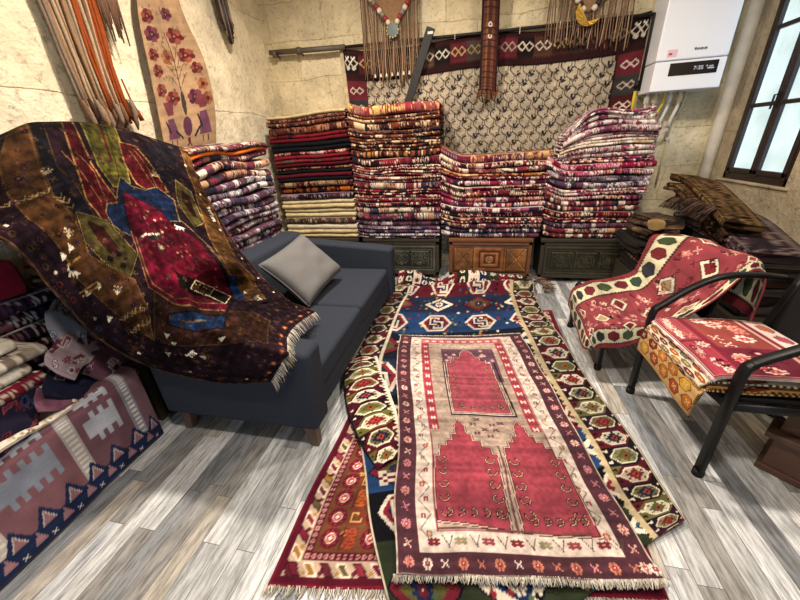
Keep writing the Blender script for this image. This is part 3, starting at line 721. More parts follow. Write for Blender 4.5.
# grey cushion leaning on the back
def pillow(c, ux, uy, size, thick, name, mat, label):
    n = 40; t = np.linspace(-1, 1, n); U, V = np.meshgrid(t, t)
    h = thick*np.clip((1-U**4)*(1-V**4), 0, 1)**.42
    pin = 1-.07*(1-np.abs(U*V))*0; sx = 1-.05*(1-V**2)*0
    Ux = U*(1-.06*(1-np.abs(V)**2)); Vy = V*(1-.06*(1-np.abs(U)**2))
    c, ux, uy = map(np.array, (c, ux, uy)); nz = np.cross(ux, uy); nz = nz/np.linalg.norm(nz)
    w = vnoise(U*2.5+5, V*2.5, 8)*.008
    A = c+Ux[..., None]*ux*size/2+Vy[..., None]*uy*size/2+(h+w*(h > .01))[..., None]*nz
    B = c+Ux[..., None]*ux*size/2+Vy[..., None]*uy*size/2-(h)[..., None]*nz
    me = bpy.data.meshes.new(name); F = gridfaces(n, n)
    vs = np.concatenate([A.reshape(-1, 3), B.reshape(-1, 3)]); fs = F.tolist()+(F[:, ::-1]+n*n).tolist()
    me.from_pydata(vs.tolist(), [], fs); me.polygons.foreach_set('use_smooth', [True]*len(fs)); me.materials.append(mat)
    import bmesh
    bm = bmesh.new(); bm.from_mesh(me); bmesh.ops.remove_doubles(bm, verts=bm.verts, dist=.0008); bm.to_mesh(me); bm.free()
    o = bpy.data.objects.new(name, me); COL.objects.link(o); tag(o, label, 'cushion')
    ed = [tuple(A[0, k]) for k in range(0, n, 3)]+[tuple(A[k, -1]) for k in range(0, n, 3)]+[tuple(A[-1, n-1-k]) for k in range(0, n, 3)]+[tuple(A[n-1-k, 0]) for k in range(0, n, 3)]+[tuple(A[0, 0])]
    b = MB(); b.tube(ed, .0045, 6); b.build('seam', mat, o, smooth=True); return o
Lc = np.array(at(262, 263, 0, -1.36)); Tc = np.array(at(300, 237, 0, -1.32)); Rc = np.array(at(341, 268, 0, -1.06)); Bc = np.array(at(307, 308, 0, -1.08))
cc = (Lc+Tc+Rc+Bc)/4
e1 = (Bc-Lc)*.5+(Rc-Tc)*.5; e2 = (Tc-Lc)*.5+(Rc-Bc)*.5
s1, s2 = np.linalg.norm(e1), np.linalg.norm(e2); u1 = e1/s1; u2 = e2/s2
pillow(cc, u1*s1/.46, u2*s2/.46, .46*1.03, .075, 'cushion', M['cushion'], 'plain grey square cushion leaning in the corner of the navy sofa')

# ================================================================ RUGS ON THE FLOOR
def bumps(x, y):
    """how the lying rugs ripple"""
    r = .010*np.sin(x*5+y*2.2)+.008*np.sin(y*7-x*3)+.006*vnoise(x*4+9, y*4, 12)
    return np.clip(r+.012, 0, .05)
def ridge(x, y):
    """the far end of the kilim is pushed up into a roll"""
    d = (y-3.20-.05*np.sin(x*3.))/.075
    return .085*np.exp(-d*d)*(.55+.45*np.sin(x*2.4+1.2))
# 1. red and orange pile rug lying lowest
W1, H1 = 1.33, 2.1
c = Cv(W1, H1, 170, '8f1a33')
def rosette(c, x, y, r, bg='8f1a33', ring='e9c9b5', core='c23c4c'):
    c.ell(x, y, r*1.25, r*1.25, bg); c.ell(x, y, r*.62, r*.62, ring); c.ell(x, y, r*.46, r*.46, core)
    for k in range(8):
        t = k*PI/4; c.ell(x+r*.92*math.cos(t), y+r*.92*math.sin(t), r*.13, r*.13, 'b5304a')
    c.ell(x, y, r*.2, r*.2, 'ecd9c0')
c.rect(.008, .008, W1-.008, H1-.008, '6e1430')
c.rect(.030, .030, W1-.030, H1-.030, 'c2a58c')      # motif border
cols = ['8d2140', 'a97a2a', '7a2a3e', '6a5f3c', 'a6304a']
def border_run(L, horizontal, pos, wdt):
    k = 0; s = .035
    while s < L-.06:
        p = [(s, pos-wdt*.46), (s+.030, pos-wdt*.46), (s+.064, pos+wdt*.46), (s+.034, pos+wdt*.46)]
        if not horizontal: p = [(b_, a_) for a_, b_ in p]
        c.poly(p, cols[k % 5], outline='e6d2bc' if k % 2 else '5a1428', ow=.005)
        q = (s+.012, pos+wdt*.25) if horizontal else (pos+wdt*.25, s+.012); c.dia(q[0], q[1], .011, .011, ('7a2a3e', 'b98a3a')[k % 2])
        k += 1; s += .062
for pos, hz, L_ in ((.056, False, H1), (W1-.056, False, H1), (.056, True, W1), (H1-.056, True, W1)): border_run(L_, hz, pos, .046)
c.rect(.084, .084, W1-.084, H1-.084, '6e1430')
for k in range(int((H1-.2)/.024)):
    for x in (.100, W1-.100): c.ell(x, .10+k*.024, .009, .008, 'c98a86'); c.ell(x, .10+k*.024, .004, .004, '7e1630')
for k in range(int((W1-.2)/.024)):
    for y in (.100, H1-.100): c.ell(.10+k*.024, y, .008, .009, 'c98a86'); c.ell(.10+k*.024, y, .004, .004, '7e1630')
c.rect(.117, .117, W1-.117, H1-.117, '7c4a2c')
rr = random.Random(3)
for k in range(500):
    x, y = rr.uniform(.13, W1-.13), rr.uniform(.13, H1-.13); c.stamp(rr.choice([HOOK, LEAF, STAR]), x, y, .0038, {'a': rr.choice(['5f4a24', '9a3a2c', 'b98a44', '5a1a28', 'a85a3a']), 'b': '5a1a28', 'c': 'c79a5a'}, rr.random()*6)
for j in range(23):
    for i in range(15):
        x = .165+i*.078; y = H1-.165-j*.082
        if x > W1-.15 or y < .15: continue
        if (i+j*2) % 4 == 1:
            c.rect(x-.020, y-.036, x+.020, y+.036, rr.choice(['c2641e', 'ad4c28', 'b0764a', 'cf7e2a']))
            for q in range(6): c.line([(x-.024, y-.036+q*.014), (x, y-.029+q*.014), (x+.024, y-.036+q*.014)], .004, '8a2a30')
            c.line([(x-.030, y-.042), (x-.030, y+.042)], .004, '7a1a30'); c.line([(x+.030, y-.042), (x+.030, y+.042)], .004, '7a1a30')
        elif (i+j*2) % 4 == 3: c.rect(x-.03, y-.035, x+.03, y+.035, '8a3a2c'); c.stamp(HOOK, x, y, .008, {'a': 'd9a85a'}); 
        else: rosette(c, x, y, .031, bg='7a1830', ring='d8b8a8')
for k in range(420):
    x, y = rr.uniform(.19, W1-.19), rr.uniform(.19, H1-.19); c.stamp(rr.choice([HOOK, LEAF, STAR]), x, y, .0035, {'a': rr.choice(['5f6b34', 'b0332f', 'd9a040'])}, rr.random()*6)
c.wear(.18, 31, .06); c.a = mute(c.a, .9)
BL = np.array(at(266, 586, 2, .0)[:2]); TLp = np.array(at(352, 408, 2, 0)[:2]); BRp = np.array(at(668, 601, 2, 0)[:2])
vdir = (TLp-BL)/np.linalg.norm(TLp-BL); TL = BL+vdir*H1; TR = BRp+vdir*H1
def quadsheet(name, TL, TR, BL, BR, cv, z0, parent=None, wob=0., extra=None, mat=None, thick=.006, lab=None, group=None):
    U, V = np.meshgrid(np.linspace(0, 1, cv.nx), np.linspace(0, 1, cv.ny))
    TL, TR, BL, BR = map(np.array, (TL, TR, BL, BR))
    P = (TL*(1-U[..., None])+TR*U[..., None])*(1-V[..., None])+(BL*(1-U[..., None])+BR*U[..., None])*V[..., None]
    if wob:
        P[..., 0] += wob*vnoise(V*6+3, U*2, 77)*(.3+abs(U-.5)); P[..., 1] += wob*.7*vnoise(U*6+3, V*2, 78)*(.3+abs(V-.5))
    X, Y = P[..., 0], P[..., 1]
    Z = z0+(extra(X, Y, U, V) if extra else 0)
    return sheet(name, np.stack([X, Y, Z+0*X], -1), cv.a, mat or M['wool'], parent, thick=thick, off=0, flip=True)
def fringe(name, pts, n, length, parent, mat, seed=1, drop=0., cols=('d8cfc0', 'c4b7a4', 'e6dfd2'), wid=.0028, dirn=None):
    """short twisted warp ends along a polyline"""
    r = random.Random(seed); P = np.array(pts, float); ts = np.linspace(0, 1, n)
    A = catmull(P, ts); V = []; F = []; C = []
    for i, a in enumerate(A):
        t = A[min(i+1, n-1)]-A[max(i-1, 0)]; t /= np.linalg.norm(t)+1e-9
        d = np.array(dirn(i/(n-1)) if dirn else (t[1], -t[0], 0), float); d /= np.linalg.norm(d)
        ll = length*r.uniform(.6, 1.15); sk = t*r.uniform(-.5, .5)*ll
        k = len(V); col = hx(r.choice(cols))*r.uniform(.85, 1.05)
        for q, s in enumerate((0, .35, .7, 1)):
            p = a+d*ll*s+sk*s*s+np.array((0, 0, -drop*s*s+r.uniform(-.002, .003)))
            w = wid*(1-.5*s)
            V += [p-t*w+np.array((0, 0, 0)), p+t*w, p+np.array((0, 0, wid*1.2))]; C += [col]*3
        for q in range(3):
            b0 = k+q*3
            F += [(b0, b0+1, b0+4, b0+3), (b0+1, b0+2, b0+5, b0+4), (b0+2, b0, b0+3, b0+5)]
    o = mesh_np(name, np.array(V), np.array(F), np.clip(np.array(C), 0, 1), mat, parent)
    o['kind'] = 'stuff'
    return o
M['fringe'] = woven('fringe_yarn', bump=.1, var=.12)
def z_low(X, Y, U, V): return .25*bumps(X, Y)
r1 = empty('floor_rug', tuple(BL)+(0,), 'red and orange pile rug with rosettes lying lowest on the floor, front left corner showing', 'rug', 'rugs spread on the floor')
quadsheet('pile', TL, TR, BL, BRp, c, .006, r1, .01, z_low)
E1 = [tuple(BL+(BRp-BL)*k/6)+(.006,) for k in range(7)]
fringe('fringe', E1, 260, .035, r1, M['fringe'], 3)

# 2. the blue kilim
HEX = None
def kborder(c, x0, x1, y0, y1, step=.115, seed=2, cols=('6b1524', '2b1418', '6f6a35', '3b1a3a', '7a1c2c', '1c1c2c')):
    """column of toothed cream hexagons on changing grounds"""
    r = random.Random(seed); y = y0; w = x1-x0; k = 0
    while y < y1:
        bg = cols[k % len(cols)]
        c.rect(x0, y, x1, y+step, bg)
        c.poly([(x0, y), (x0+w*.3, y), (x0, y+step*.5)], cols[(k+2) % len(cols)])
        c.poly([(x1, y+step), (x1-w*.3, y+step), (x1, y+step*.5)], cols[(k+1) % len(cols)])
        cx, cy = (x0+x1)/2, y+step/2; a, bb = w*.36, step*.36
        c.poly([(cx-a, cy), (cx-a*.5, cy-bb), (cx+a*.5, cy-bb), (cx+a, cy), (cx+a*.5, cy+bb), (cx-a*.5, cy+bb)], ('c9bda4', '8f8a5a', 'bdb096', '77703f')[k % 4], outline='e0d6c0', ow=.006)
        c.stamp(STAR, cx, cy, min(a, bb)*.27, {'a': ('8a1f2e', '1f2a4a', '5f6a34')[k % 3], 'b': 'b8472e', 'c': '1c1c20'})
        for s in (-1, 1):
            for q in range(3): c.poly([(cx+s*a*1.05, y+step*(.1+q*.3)), (cx+s*w*.5, y+step*(.18+q*.3)), (cx+s*a*1.05, y+step*(.26+q*.3))], 'ddd0b8' if (q+k) % 2 else '1a1418')
        y += step; k += 1
W2, H2 = 1.44, 2.78
c = Cv(W2, H2, 150, '22315c')
r = random.Random(8)
bands = [('263a6e', .0), ('7a1730', .20), ('22345f', .46), ('1f4a86', .72), ('1b2038', 1.0), ('22345f', 1.3), ('151826', 1.6), ('8a1f35', 1.75), ('1f4a86', 1.98), ('14141f', 2.25), ('39442c', 2.5)]
for i, (col, y) in enumerate(bands):
    c.rect(0, y, W2, H2, col)
for i, (col, y) in enumerate(bands):
    y1 = bands[i+1][1] if i+1 < len(bands) else H2
    h = y1-y; cy = (y+y1)/2
    n = 4; pw = W2/n
    for k in range(n):
        cx = pw*(k+.5)
        if i % 2 == 1:
            R_ = h*.40
            for sg, rr_ in ((1, R_), (1, R_*.82), (1, R_*.6), (1, R_*.34)):
                col2 = {R_: 'ddd0c0', R_*.82: 'a31f36', R_*.6: '1b2a52', R_*.34: 'b8344a'}[rr_]
                c.poly([(cx-rr_*1.15, cy), (cx-rr_*.55, cy-rr_), (cx+rr_*.55, cy-rr_), (cx+rr_*1.15, cy), (cx+rr_*.55, cy+rr_), (cx-rr_*.55, cy+rr_)], col2)
            c.stamp(SS, cx, cy, R_*.15, {'a': 'd8ccb8', 'b': '1d3468'})
        else:
            a = h*.42
            c.poly([(cx-a*1.3, cy), (cx, cy-a), (cx+a*1.3, cy), (cx, cy+a)], 'e8ddc8' if k % 2 else '96203a', outline='12142a', ow=.008)
            c.poly([(cx-a*.8, cy), (cx, cy-a*.6), (cx+a*.8, cy), (cx, cy+a*.6)], '1d3a72' if k % 2 else '6f6a34')
            c.stamp(FLOWER, cx, cy, a*.10, {'a': 'e8ddc8' if k % 2 else '1d3468', 'b': '8a1f35', 'c': 'e0d4c4'})
    for k in range(40):
        c.dia(r.uniform(.2, W2-.2), r.uniform(y, y1), .014, .018, r.choice(['b02a3c', '2f6a8a', 'c9a048', '5f7a4a', 'e0d4c4', '1a1a2a']))
# lower left: big red H motifs on blue as the photo shows
for (x, y, s) in ((.14, 1.92, .10), (.16, 2.16, .12), (.2, 2.42, .12)):
    c.stamp(["aa...aa", "abaaaba", ".abbba.", "abaaaba", "aa...aa"], x, y, s/6., {'a': 'd8cdbb', 'b': '8a1730'})
kborder(c, 1.23, 1.425, 0, H2, .125, 5)
kborder(c, .015, .19, 0, 1.55, .125, 9, ('6b1524', '2b1418', '7a1c2c', '2a1c22', '5a1230', '1c1c2c'))
c.rect(1.205, 0, 1.228, H2, 'cdb88c'); c.rect(.192, 0, .212, 1.6, 'd9cdb5')
for k in range(60): c.poly([(1.205, k*.046), (1.19, k*.046+.023), (1.205, k*.046+.046)], 'cdb88c')
c.rect(0, 0, .014, H2, 'cdc0a4'); c.rect(1.426, 0, W2, H2, 'c0b08c')
for k in range(11):   # end band
    x = k*W2/10; c.rect(x, 0, x+W2/10, .085, ('7a1730', '1f2f55', 'e2d8c8', '26301f')[k % 4]); c.stamp(FLOWER, x+W2/20, .043, .009, {'a': 'e2d8c8' if k % 4 != 2 else '8a1f35', 'b': '8a1f35', 'c': 'e2d8c8'})
c.wear(.16, 41, .05); c.a = mute(c.a, .85)*.92
rows = []
LE = [(-.80, 3.42), (-.82, 3.10), (-.83, 2.6), (-.82, 2.15), (-.78, 1.72), (-.60, 1.32), (-.46, 1.02), (-.36, .78), (-.22, .56)]
RE = [(.66, 3.52), (.58, 3.2), (.60, 2.8), (.64, 2.45), (.69, 2.05), (.74, 1.70), (.79, 1.40), (.82, 1.15), (.84, 1.02)]
ctrl = []
for (a, bq), (p, q) in zip(LE, RE):
    ctrl.append([(a+(p-a)*t, bq+(q-bq)*t, 0) for t in (0, .2, .4, .6, .8, 1)])
ctrl[-1] = [(-.20, .50, 0), (.02, .515, 0), (.26, .60, 0), (.47, .74, 0), (.66, .90, 0), (.84, 1.02, 0)]
U = np.linspace(0, 1, c.nx); V = np.linspace(0, 1, c.ny)
P = net(ctrl, U, V); X, Y = P[..., 0], P[..., 1]
GU, GV = np.meshgrid(U, V)
P[..., 2] = .018+bumps(X, Y)+ridge(X, Y)+.012*np.exp(-((GU-.83)/.02)**2)*(GV < .9)+.01*np.exp(-((GU-.145)/.02)**2)*(GV < .55)
k2 = empty('kilim_rug', (0, 2, 0), 'big blue kilim with hexagon borders, rumpled on the floor beneath the pink prayer rug', 'rug', 'rugs spread on the floor')
sheet('weave', P, c.a, M['flat'], k2, thick=.004, flip=True)
# the left border doubled back over the field
Wf, Hf = .17, .9
c = Cv(Wf, Hf, 240, '3b1a3a'); kborder(c, .012, .15, 0, Hf, .10, 19, ('5a1230', '2b1418', '6f6a35', '6b1524')); c.rect(.152, 0, Wf, Hf, 'e0d6c2'); c.rect(0, 0, .012, Hf, '1c1c20')
for k in range(40): c.poly([(.152, k*.025), (.14, k*.025+.012), (.152, k*.025+.025)], 'e0d6c2')
c.wear(.12, 51)
ctrl = [[(-.84, 1.80, .045), (-.74, 1.85, .07), (-.64, 1.90, .05)], [(-.79, 1.62, .045), (-.68, 1.70, .075), (-.56, 1.74, .05)], [(-.69, 1.40, .045), (-.58, 1.47, .075), (-.45, 1.52, .05)], [(-.56, 1.20, .045), (-.46, 1.27, .07), (-.36, 1.33, .045)], [(-.40, 1.02, .04), (-.35, 1.06, .06), (-.30, 1.11, .04)]]
P = net(ctrl, np.linspace(0, 1, c.nx), np.linspace(0, 1, c.ny)); sheet('folded_border', P, c.a, M['flat'], k2, thick=.004, flip=True)
E2 = [(.30, 3.50, .05), (.45, 3.52, .06), (.60, 3.52, .05), (.68, 3.40, .04), (.66, 3.22, .04)]
fringe('fringe', E2, 220, .11, k2, M['fringe'], 5, cols=('6a5048', '4a3430', '8a7060', 'b8a590'), dirn=lambda t: (.7+.3*t, .5-.7*t, 0))

# crumpled end lying along the far edge
Wc, Hc = 1.25, .30
c = Cv(Wc, Hc, 170, '2a3320'); r = random.Random(4)
x = 0
for k in range(14):
    w = r.uniform(.07, .12); c.rect(x, 0, x+w, Hc, ('7a1f2f', '2a3320', 'd9cdbb', '1f2f55', '3a3f24', '8a1f35')[k % 6])
    for yy in (.07, .17, .26): c.stamp(FLOWER if k % 2 else STAR, x+w/2, yy, .008, {'a': 'e2d8c8' if k % 6 != 2 else '8a1f35', 'b': '1a1a2a', 'c': 'b02a3c'})
    x += w
c.wear(.15, 61)
ctrl = []
for i, x in enumerate(np.linspace(-.80, .50, 9)):
    yb = 3.43+.05*math.sin(i*1.9)+.0*i; hgt = .055+.035*math.sin(i*1.3+1)+.03*(i > 3)
    ctrl.append([(x, yb-.17, .03+.01*math.sin(i)), (x+.01, yb-.12, .05+hgt*.7), (x, yb-.04, .05+hgt), (x-.01, yb+.03, .03+hgt*.6), (x, yb+.05, .02)])
ctrl = np.swapaxes(np.array(ctrl), 0, 1)[::-1]
P = net(ctrl, np.linspace(0, 1, c.nx), np.linspace(0, 1, c.ny)); P[..., 2] += .010*vnoise(P[..., 0]*16, P[..., 1]*16, 9)
o = sheet('crumpled_end', P, c.a, M['flat'], k2, thick=.004, flip=True)

# 3. the pink prayer rug
W3, H3 = .92, 1.60
c = Cv(W3, H3, 250, 'ab9684')
A_, B_ = W3, H3
def UV(pts): return [(u*A_, v*B_) for u, v in pts]
# borders
c.rect(0, 0, A_, B_, '5c2f3e')                                  # maroon outer band
c.rect(0, 0, .006, B_, 'c9b8a4'); c.rect(A_-.006, 0, A_, B_, 'c9b8a4')
rr = random.Random(6)
for k in range(24):
    y = .045+k*.066
    for x in (.047, A_-.042): c.stamp(FLOWER if k % 2 else LEAF, x, y, .0056, {'a': rr.choice(['d98a8a', 'e0a898', 'd9b8a4', 'c87a86']), 'b': 'b8505a', 'c': 'e8c9a0'}, rr.random()*.4)
for k in range(14):
    c.stamp(FLOWER if k % 2 else LEAF, .05+k*.066, B_-.035, .0056, {'a': rr.choice(['c86a72', 'd98a8a', 'e8d8cc', 'd07a5a']), 'b': '9a3a48', 'c': 'e8c9a0'})
c.rect(.09, .028, A_-.085, B_-.075, 'cdbfb0')                    # white band
def zig(pts0, pts1, step, wd, col, amp):
    n = int(np.hypot(pts1[0]-pts0[0], pts1[1]-pts0[1])/step); P_ = []
    dx, dy = (pts1[0]-pts0[0])/n, (pts1[1]-pts0[1])/n; nl = math.hypot(dx, dy); nx_, ny_ = -dy/nl, dx/nl
    for k in range(n+1): P_.append((pts0[0]+dx*k+nx_*amp*(1 if k % 2 else -1), pts0[1]+dy*k+ny_*amp*(1 if k % 2 else -1)))
    c.line(P_, wd, col)
zig((.128, .05), (.128, B_-.10), .055, .005, '8a7a6e', .024); zig((A_-.125, .05), (A_-.125, B_-.10), .055, .005, '8a7a6e', .024)
for k in range(22):
    y = .075+k*.066
    for x in (.128, A_-.125): c.stamp(["aaa", "a.a", "a.a"] if k % 3 else FLOWER, x+(.008 if k % 2 else -.008), y, .0065 if k % 3 else .004, {'a': rr.choice(['a8344a', '9a2a40', '8a7a4a', '7a6a72']), 'b': 'c9955a', 'c': 'c9955a'})
for k in range(7):
    x = .15+k*.105; y = B_-.112
    c.stamp(["..a..a..", "aaaaaaaa", ".aabbaa.", "aaaaaaaa", ".aa..aa."], x, y, .0060, {'a': ['8e1f38', '8a8a66', 'a04050'][k % 3], 'b': 'd9a06a'})
    c.line([(x+.035, y-.022), (x+.06, y+.02)], .004, '5a5048'); c.line([(x+.075, y-.022), (x+.055, y+.02)], .004, '5a5048')
c.rect(.165, .05, A_-.160, B_-.145, 'b3566a')                    # thin line
c.rect(.170, .055, A_-.165, B_-.150, 'ab9684')                   # field
# red dashed band on the upper part
for x0, x1 in ((.172, .222), (A_-.222, A_-.170)):
    c.rect(x0, .055, x1, .96, 'b83a4c')
    for k in range(13): c.stamp(["a.a", "aaa", "a.a"], (x0+x1)/2, .10+k*.07, .0085, {'a': 'e2cdbb'}); c.rect(x0, .063+k*.07, x1, .067+k*.07, '8a2a3a')
c.rect(.172, .055, A_-.170, .115, 'c46a70')
for k in range(10): c.stamp(["a.a", "aaa", "a.a"], .21+k*.056, .085, .007, {'a': 'e2cdbb'}); c.rect(.236+k*.056, .06, .240+k*.056, .112, '9a3a48')
for k in range(90):   # faint field ornaments
    x, y = rr.uniform(.235, A_-.235), rr.uniform(.13, .98); c.stamp(rr.choice([LEAF, TREE, STAR]), x, y, .0035, {'a': rr.choice(['96836e', 'bfae98', 'b58a86', '8d7a68']), 'b': 'c0aa92', 'c': '96836e'}, rr.random()*3)
# top niche
nx0, nx1, ny0, ny1 = .305, .655, .195, .840
c.rect(nx0-.0, ny0, nx1+.01, .55, '6a4458')
for k in range(14): c.stamp(FLOWER, rr.choice([rr.uniform(nx0+.02, nx0+.09), rr.uniform(nx1-.09, nx1)]), rr.uniform(ny0+.02, .36), .0045, {'a': 'c0788a', 'b': 'd8b0a8', 'c': '8a7a60'})
def stepped(cx, top, hw, bot, hb, n=4, neck=.055):
    L_ = [(cx, top)]; y = top+.05
    Lp = [(cx-.018, top+.02), (cx-neck*.55, top+.035)]
    xs = np.linspace(neck, hw, n+1); ys = np.linspace(top+.06, top+.20, n+1)
    pl_ = [(cx, top), (cx-.02, top+.03)]
    for i in range(n+1):
        pl_ += [(cx-xs[i], ys[i]-.016), (cx-xs[i], ys[i]+.018)]
    pl_ += [(cx-hb, bot)]
    return pl_+[(2*cx-x, y) for x, y in pl_[::-1][:-1]]
pg = [(.465, .205), (.435, .245), (.425, .30), (.385, .30), (.385, .335), (.36, .335), (.36, .365), (.33, .365), (.318, ny1-.02), (nx1-.018, ny1-.02), (nx1-.035, .37), (nx1-.065, .37), (nx1-.065, .33), (nx1-.10, .33), (nx1-.10, .295), (.53, .295), (.515, .25), (.49, .21)]
c.poly(pg, 'b5465a', outline='2c1a22', ow=.011)
c.line([(p[0], p[1]-.0) for p in pg]+[pg[0]], .004, 'd8b8a8')
c.line([(nx0, .36), (nx0, ny1), (nx1+.004, ny1), (nx1-.012, .36)], .010, '33202a'); c.line([(nx0+.008, .37), (nx0+.008, ny1-.009), (nx1-.006, ny1-.009)], .005, 'd9c4b0')
def hook(x, y, s, d, col='3a1a24', rot=0.):
    P_ = []
    for t in np.linspace(0, 4.6, 11):
        rr_ = s*(1-t*.13); P_.append((x+d*(s*1.1-rr_*math.cos(t)), y+rr_*math.sin(t)*1.0))
    if rot: P_ = [(x+(a-x)*math.cos(rot)-(b_-y)*math.sin(rot), y+(a-x)*math.sin(rot)+(b_-y)*math.cos(rot)) for a, b_ in P_]
    c.line(P_, .010, col); c.line(P_, .003, 'c9a078')
for k in range(5): hook(.335, .42+k*.085, .024, 1); hook(nx1-.035, .42+k*.085, .024, -1)
for k in range(5): hook(.37+k*.055, ny1-.05, .015, 1, rot=-1.2)
# lower pair of niches
def lower(pts): c.poly(pts, 'ad3b4e', outline='2e1a20', ow=.010); c.line(pts+[pts[0]], .004, 'd0ac96')
vb = B_-.168
Lp = UV([(.355, .548), (.33, .575), (.325, .615), (.30, .615), (.30, .64), (.265, .64), (.265, .662), (.225, .662), (.222, .70), (.195, .70), (.188, .885), (.50, .905), (.515, .80), (.525, .69), (.50, .69), (.50, .665), (.455, .665), (.455, .642), (.415, .642), (.415, .615), (.39, .615), (.385, .575)])
Rp = UV([(.695, .548), (.665, .575), (.66, .615), (.63, .615), (.63, .64), (.60, .64), (.60, .662), (.57, .662), (.562, .70), (.56, .80), (.548, .905), (.855, .915), (.85, .70), (.825, .70), (.825, .665), (.79, .665), (.79, .642), (.755, .642), (.755, .615), (.73, .615), (.725, .575)])
lower(Lp); lower(Rp)
c.line(UV([(.54, .66), (.545, .74), (.535, .80), (.525, .905)]), .022, 'b09a88'); c.line(UV([(.54, .66), (.545, .74), (.535, .80), (.525, .905)]), .010, '7a4a50')
for k in range(5):
    hook(.50*A_+.004, (.71+k*.038)*B_, .026, -1); hook(.562*A_+.010, (.71+k*.038)*B_, .026, 1)
    hook(.20*A_+.01, (.71+k*.038)*B_, .024, 1); hook(.845*A_-.012, (.71+k*.038)*B_, .024, -1)
for k in range(5): hook((.235+k*.055)*A_, .872*B_, .018, 1, rot=-1.0); hook((.60+k*.052)*A_, .885*B_, .018, 1, rot=-1.0)
for (u, v) in ((.44, .57), (.5, .592), (.56, .592), (.55, .57), (.45, .61), (.52, .62), (.47, .548), (.60, .56)):
    c.stamp(["aa.aa", ".aaa.", "aa.aa"], u*A_, v*B_, .007, {'a': '6a3a44'})
c.line([(.178, B_-.158), (A_-.17, B_-.150)], .007, '7a4a44')
for x in (.172, A_-.168): c.line([(x, .98), (x, B_-.155)], .006, '6a4a44')
# worn band above the lower niches
c.wear(.16, 71, .09)
X_, Y_ = np.meshgrid(np.arange(c.nx)/c.res, np.arange(c.ny)/c.res)
c.a = np.clip(c.a*(1+.10*vnoise(X_*70, Y_*70, 5)+.08*vnoise(X_*2, Y_*22, 6))[..., None], 0, 1); c.a = mute(c.a, .84)*np.array([1.0, .985, 1.0])
c.a = c.a*.93+.05*np.array([.75, .66, .62])
TL, TR, BL, BR = (-.546, 2.197), (.363, 2.308), (-.226, .622), (.659, .772)
def z_pink(X, Y, U, V):
    return .012+bumps(X, Y)+.010*np.exp(-((U-.02)/.05)**2)+.006*np.sin(V*26+U*4)*(.2+.8*(U > .85))+.018*np.exp(-((V-.99)/.03)**2)*np.abs(np.sin(U*7+.7))
r3 = empty('prayer_rug', (0, 1.4, 0), 'faded pink prayer rug with stepped niches and maroon border, topmost on the floor', 'rug', 'rugs spread on the floor')
quadsheet('weave', TL, TR, BL, BR, c, .026, r3, .016, z_pink, M['flat'], .006)
def edge(a, b_, n, f):
    out = []
    for k in range(n):
        t = k/(n-1); p = np.array(a)*(1-t)+np.array(b_)*t; out.append((p[0], p[1], f(p[0], p[1], t)))
    return out
EB = edge(BL, BR, 9, lambda x, y, t: .038+float(bumps(np.array(x), np.array(y)))+.016*abs(math.sin(t*7+.7)))
fringe('fringe', EB, 420, .022, r3, M['fringe'], 7, drop=.012)
fringe('fringe', edge(TR, TL, 7, lambda x, y, t: .040+float(bumps(np.array(x), np.array(y)))), 300, .012, r3, M['fringe'], 8)
# ================================================================ DRAPED DARK RUG OVER THE SOFA
W4, H4 = 1.25, 2.2
nv = [
 [at(-70, 300, 0, -2.20), at(0, 205, 0, -2.2), at(90, 165, 0, -2.2), at(175, 178, 0, -2.16)],
 [at(-75, 195, 0, -2.02), at(15, 129, 0, -2.02), at(105, 127, 0, -1.98), at(184, 150, 0, -1.84)],
 [at(-60, 222, 0, -1.74), at(50, 165, 0, -1.68), at(130, 155, 0, -1.66), at(197, 178, 0, -1.655)],
 [at(8, 243, 0, -1.62), at(85, 205, 0, -1.60), at(150, 195, 0, -1.60), at(212, 207, 0, -1.64)],
 [at(60, 300, 0, -1.60), at(122, 255, 0, -1.50), at(178, 232, 0, -1.50), at(236, 247, 0, -1.52)],
 [at(105, 344, 0, -1.56), at(158, 297, 0, -1.36), at(206, 264, 0, -1.36), at(256, 272, 0, -1.36)],
 [at(160, 370, 1, 1.068), at(192, 330, 1, 1.12), at(228, 290, 2, .665), at(273, 287, 0, -1.20)],
 [at(225, 383, 1, 1.062), at(240, 345, 1, 1.07), at(258, 312, 2, .640), at(292, 302, 2, .62)],
 [at(272, 381, 1, 1.058), at(283, 358, 1, 1.066), at(292, 330, 2, .630), at(315, 312, 2, .50)]]
P = net(nv, np.linspace(0, 1, 126), np.linspace(0, 1, 221))
_q = (P-np.array([0, 0, CAMZ]))@CR.T
_px = _q[..., 0]/_q[..., 2]*FPX+400; _py = _q[..., 1]/_q[..., 2]*FPX+300
def W_uv(x, y):
    """place on the rug (metres across, along) of a design point seen in the photo"""
    d = np.hypot(_px-x/2.22, _py-120-y/2.22); j, i = np.unravel_index(d.argmin(), d.shape); return (i/125*W4, j/220*H4)
def TP(*pts): return [W_uv(pts[k], pts[k+1]) for k in range(0, len(pts), 2)]
c = Cv(W4, H4, 230, '2c1c26'); r = random.Random(12)
c.rect(0, 0, .02, H4, '6a4c36'); c.rect(.007, 0, .012, H4, '2a1d20'); c.rect(W4-.012, 0, W4, H4, '6a4c36')
RUST, OLV, BLU, CRMC, MAR = '553820', '4f4524', '1a2a4a', 'dcd2be', '5a161e'
c.poly(TP(0, 110, 60, 100, 110, 160, 165, 225, 200, 300, 300, 360, 330, 420, 345, 490, 250, 425, 180, 365, 130, 280, 60, 220, 0, 180), RUST, outline='6f4f2e', ow=.006)
c.poly(TP(0, 60, 90, 52, 130, 110, 170, 150, 215, 220, 170, 225, 120, 170, 60, 110, 0, 105), '23202a', outline='5a4426', ow=.005)
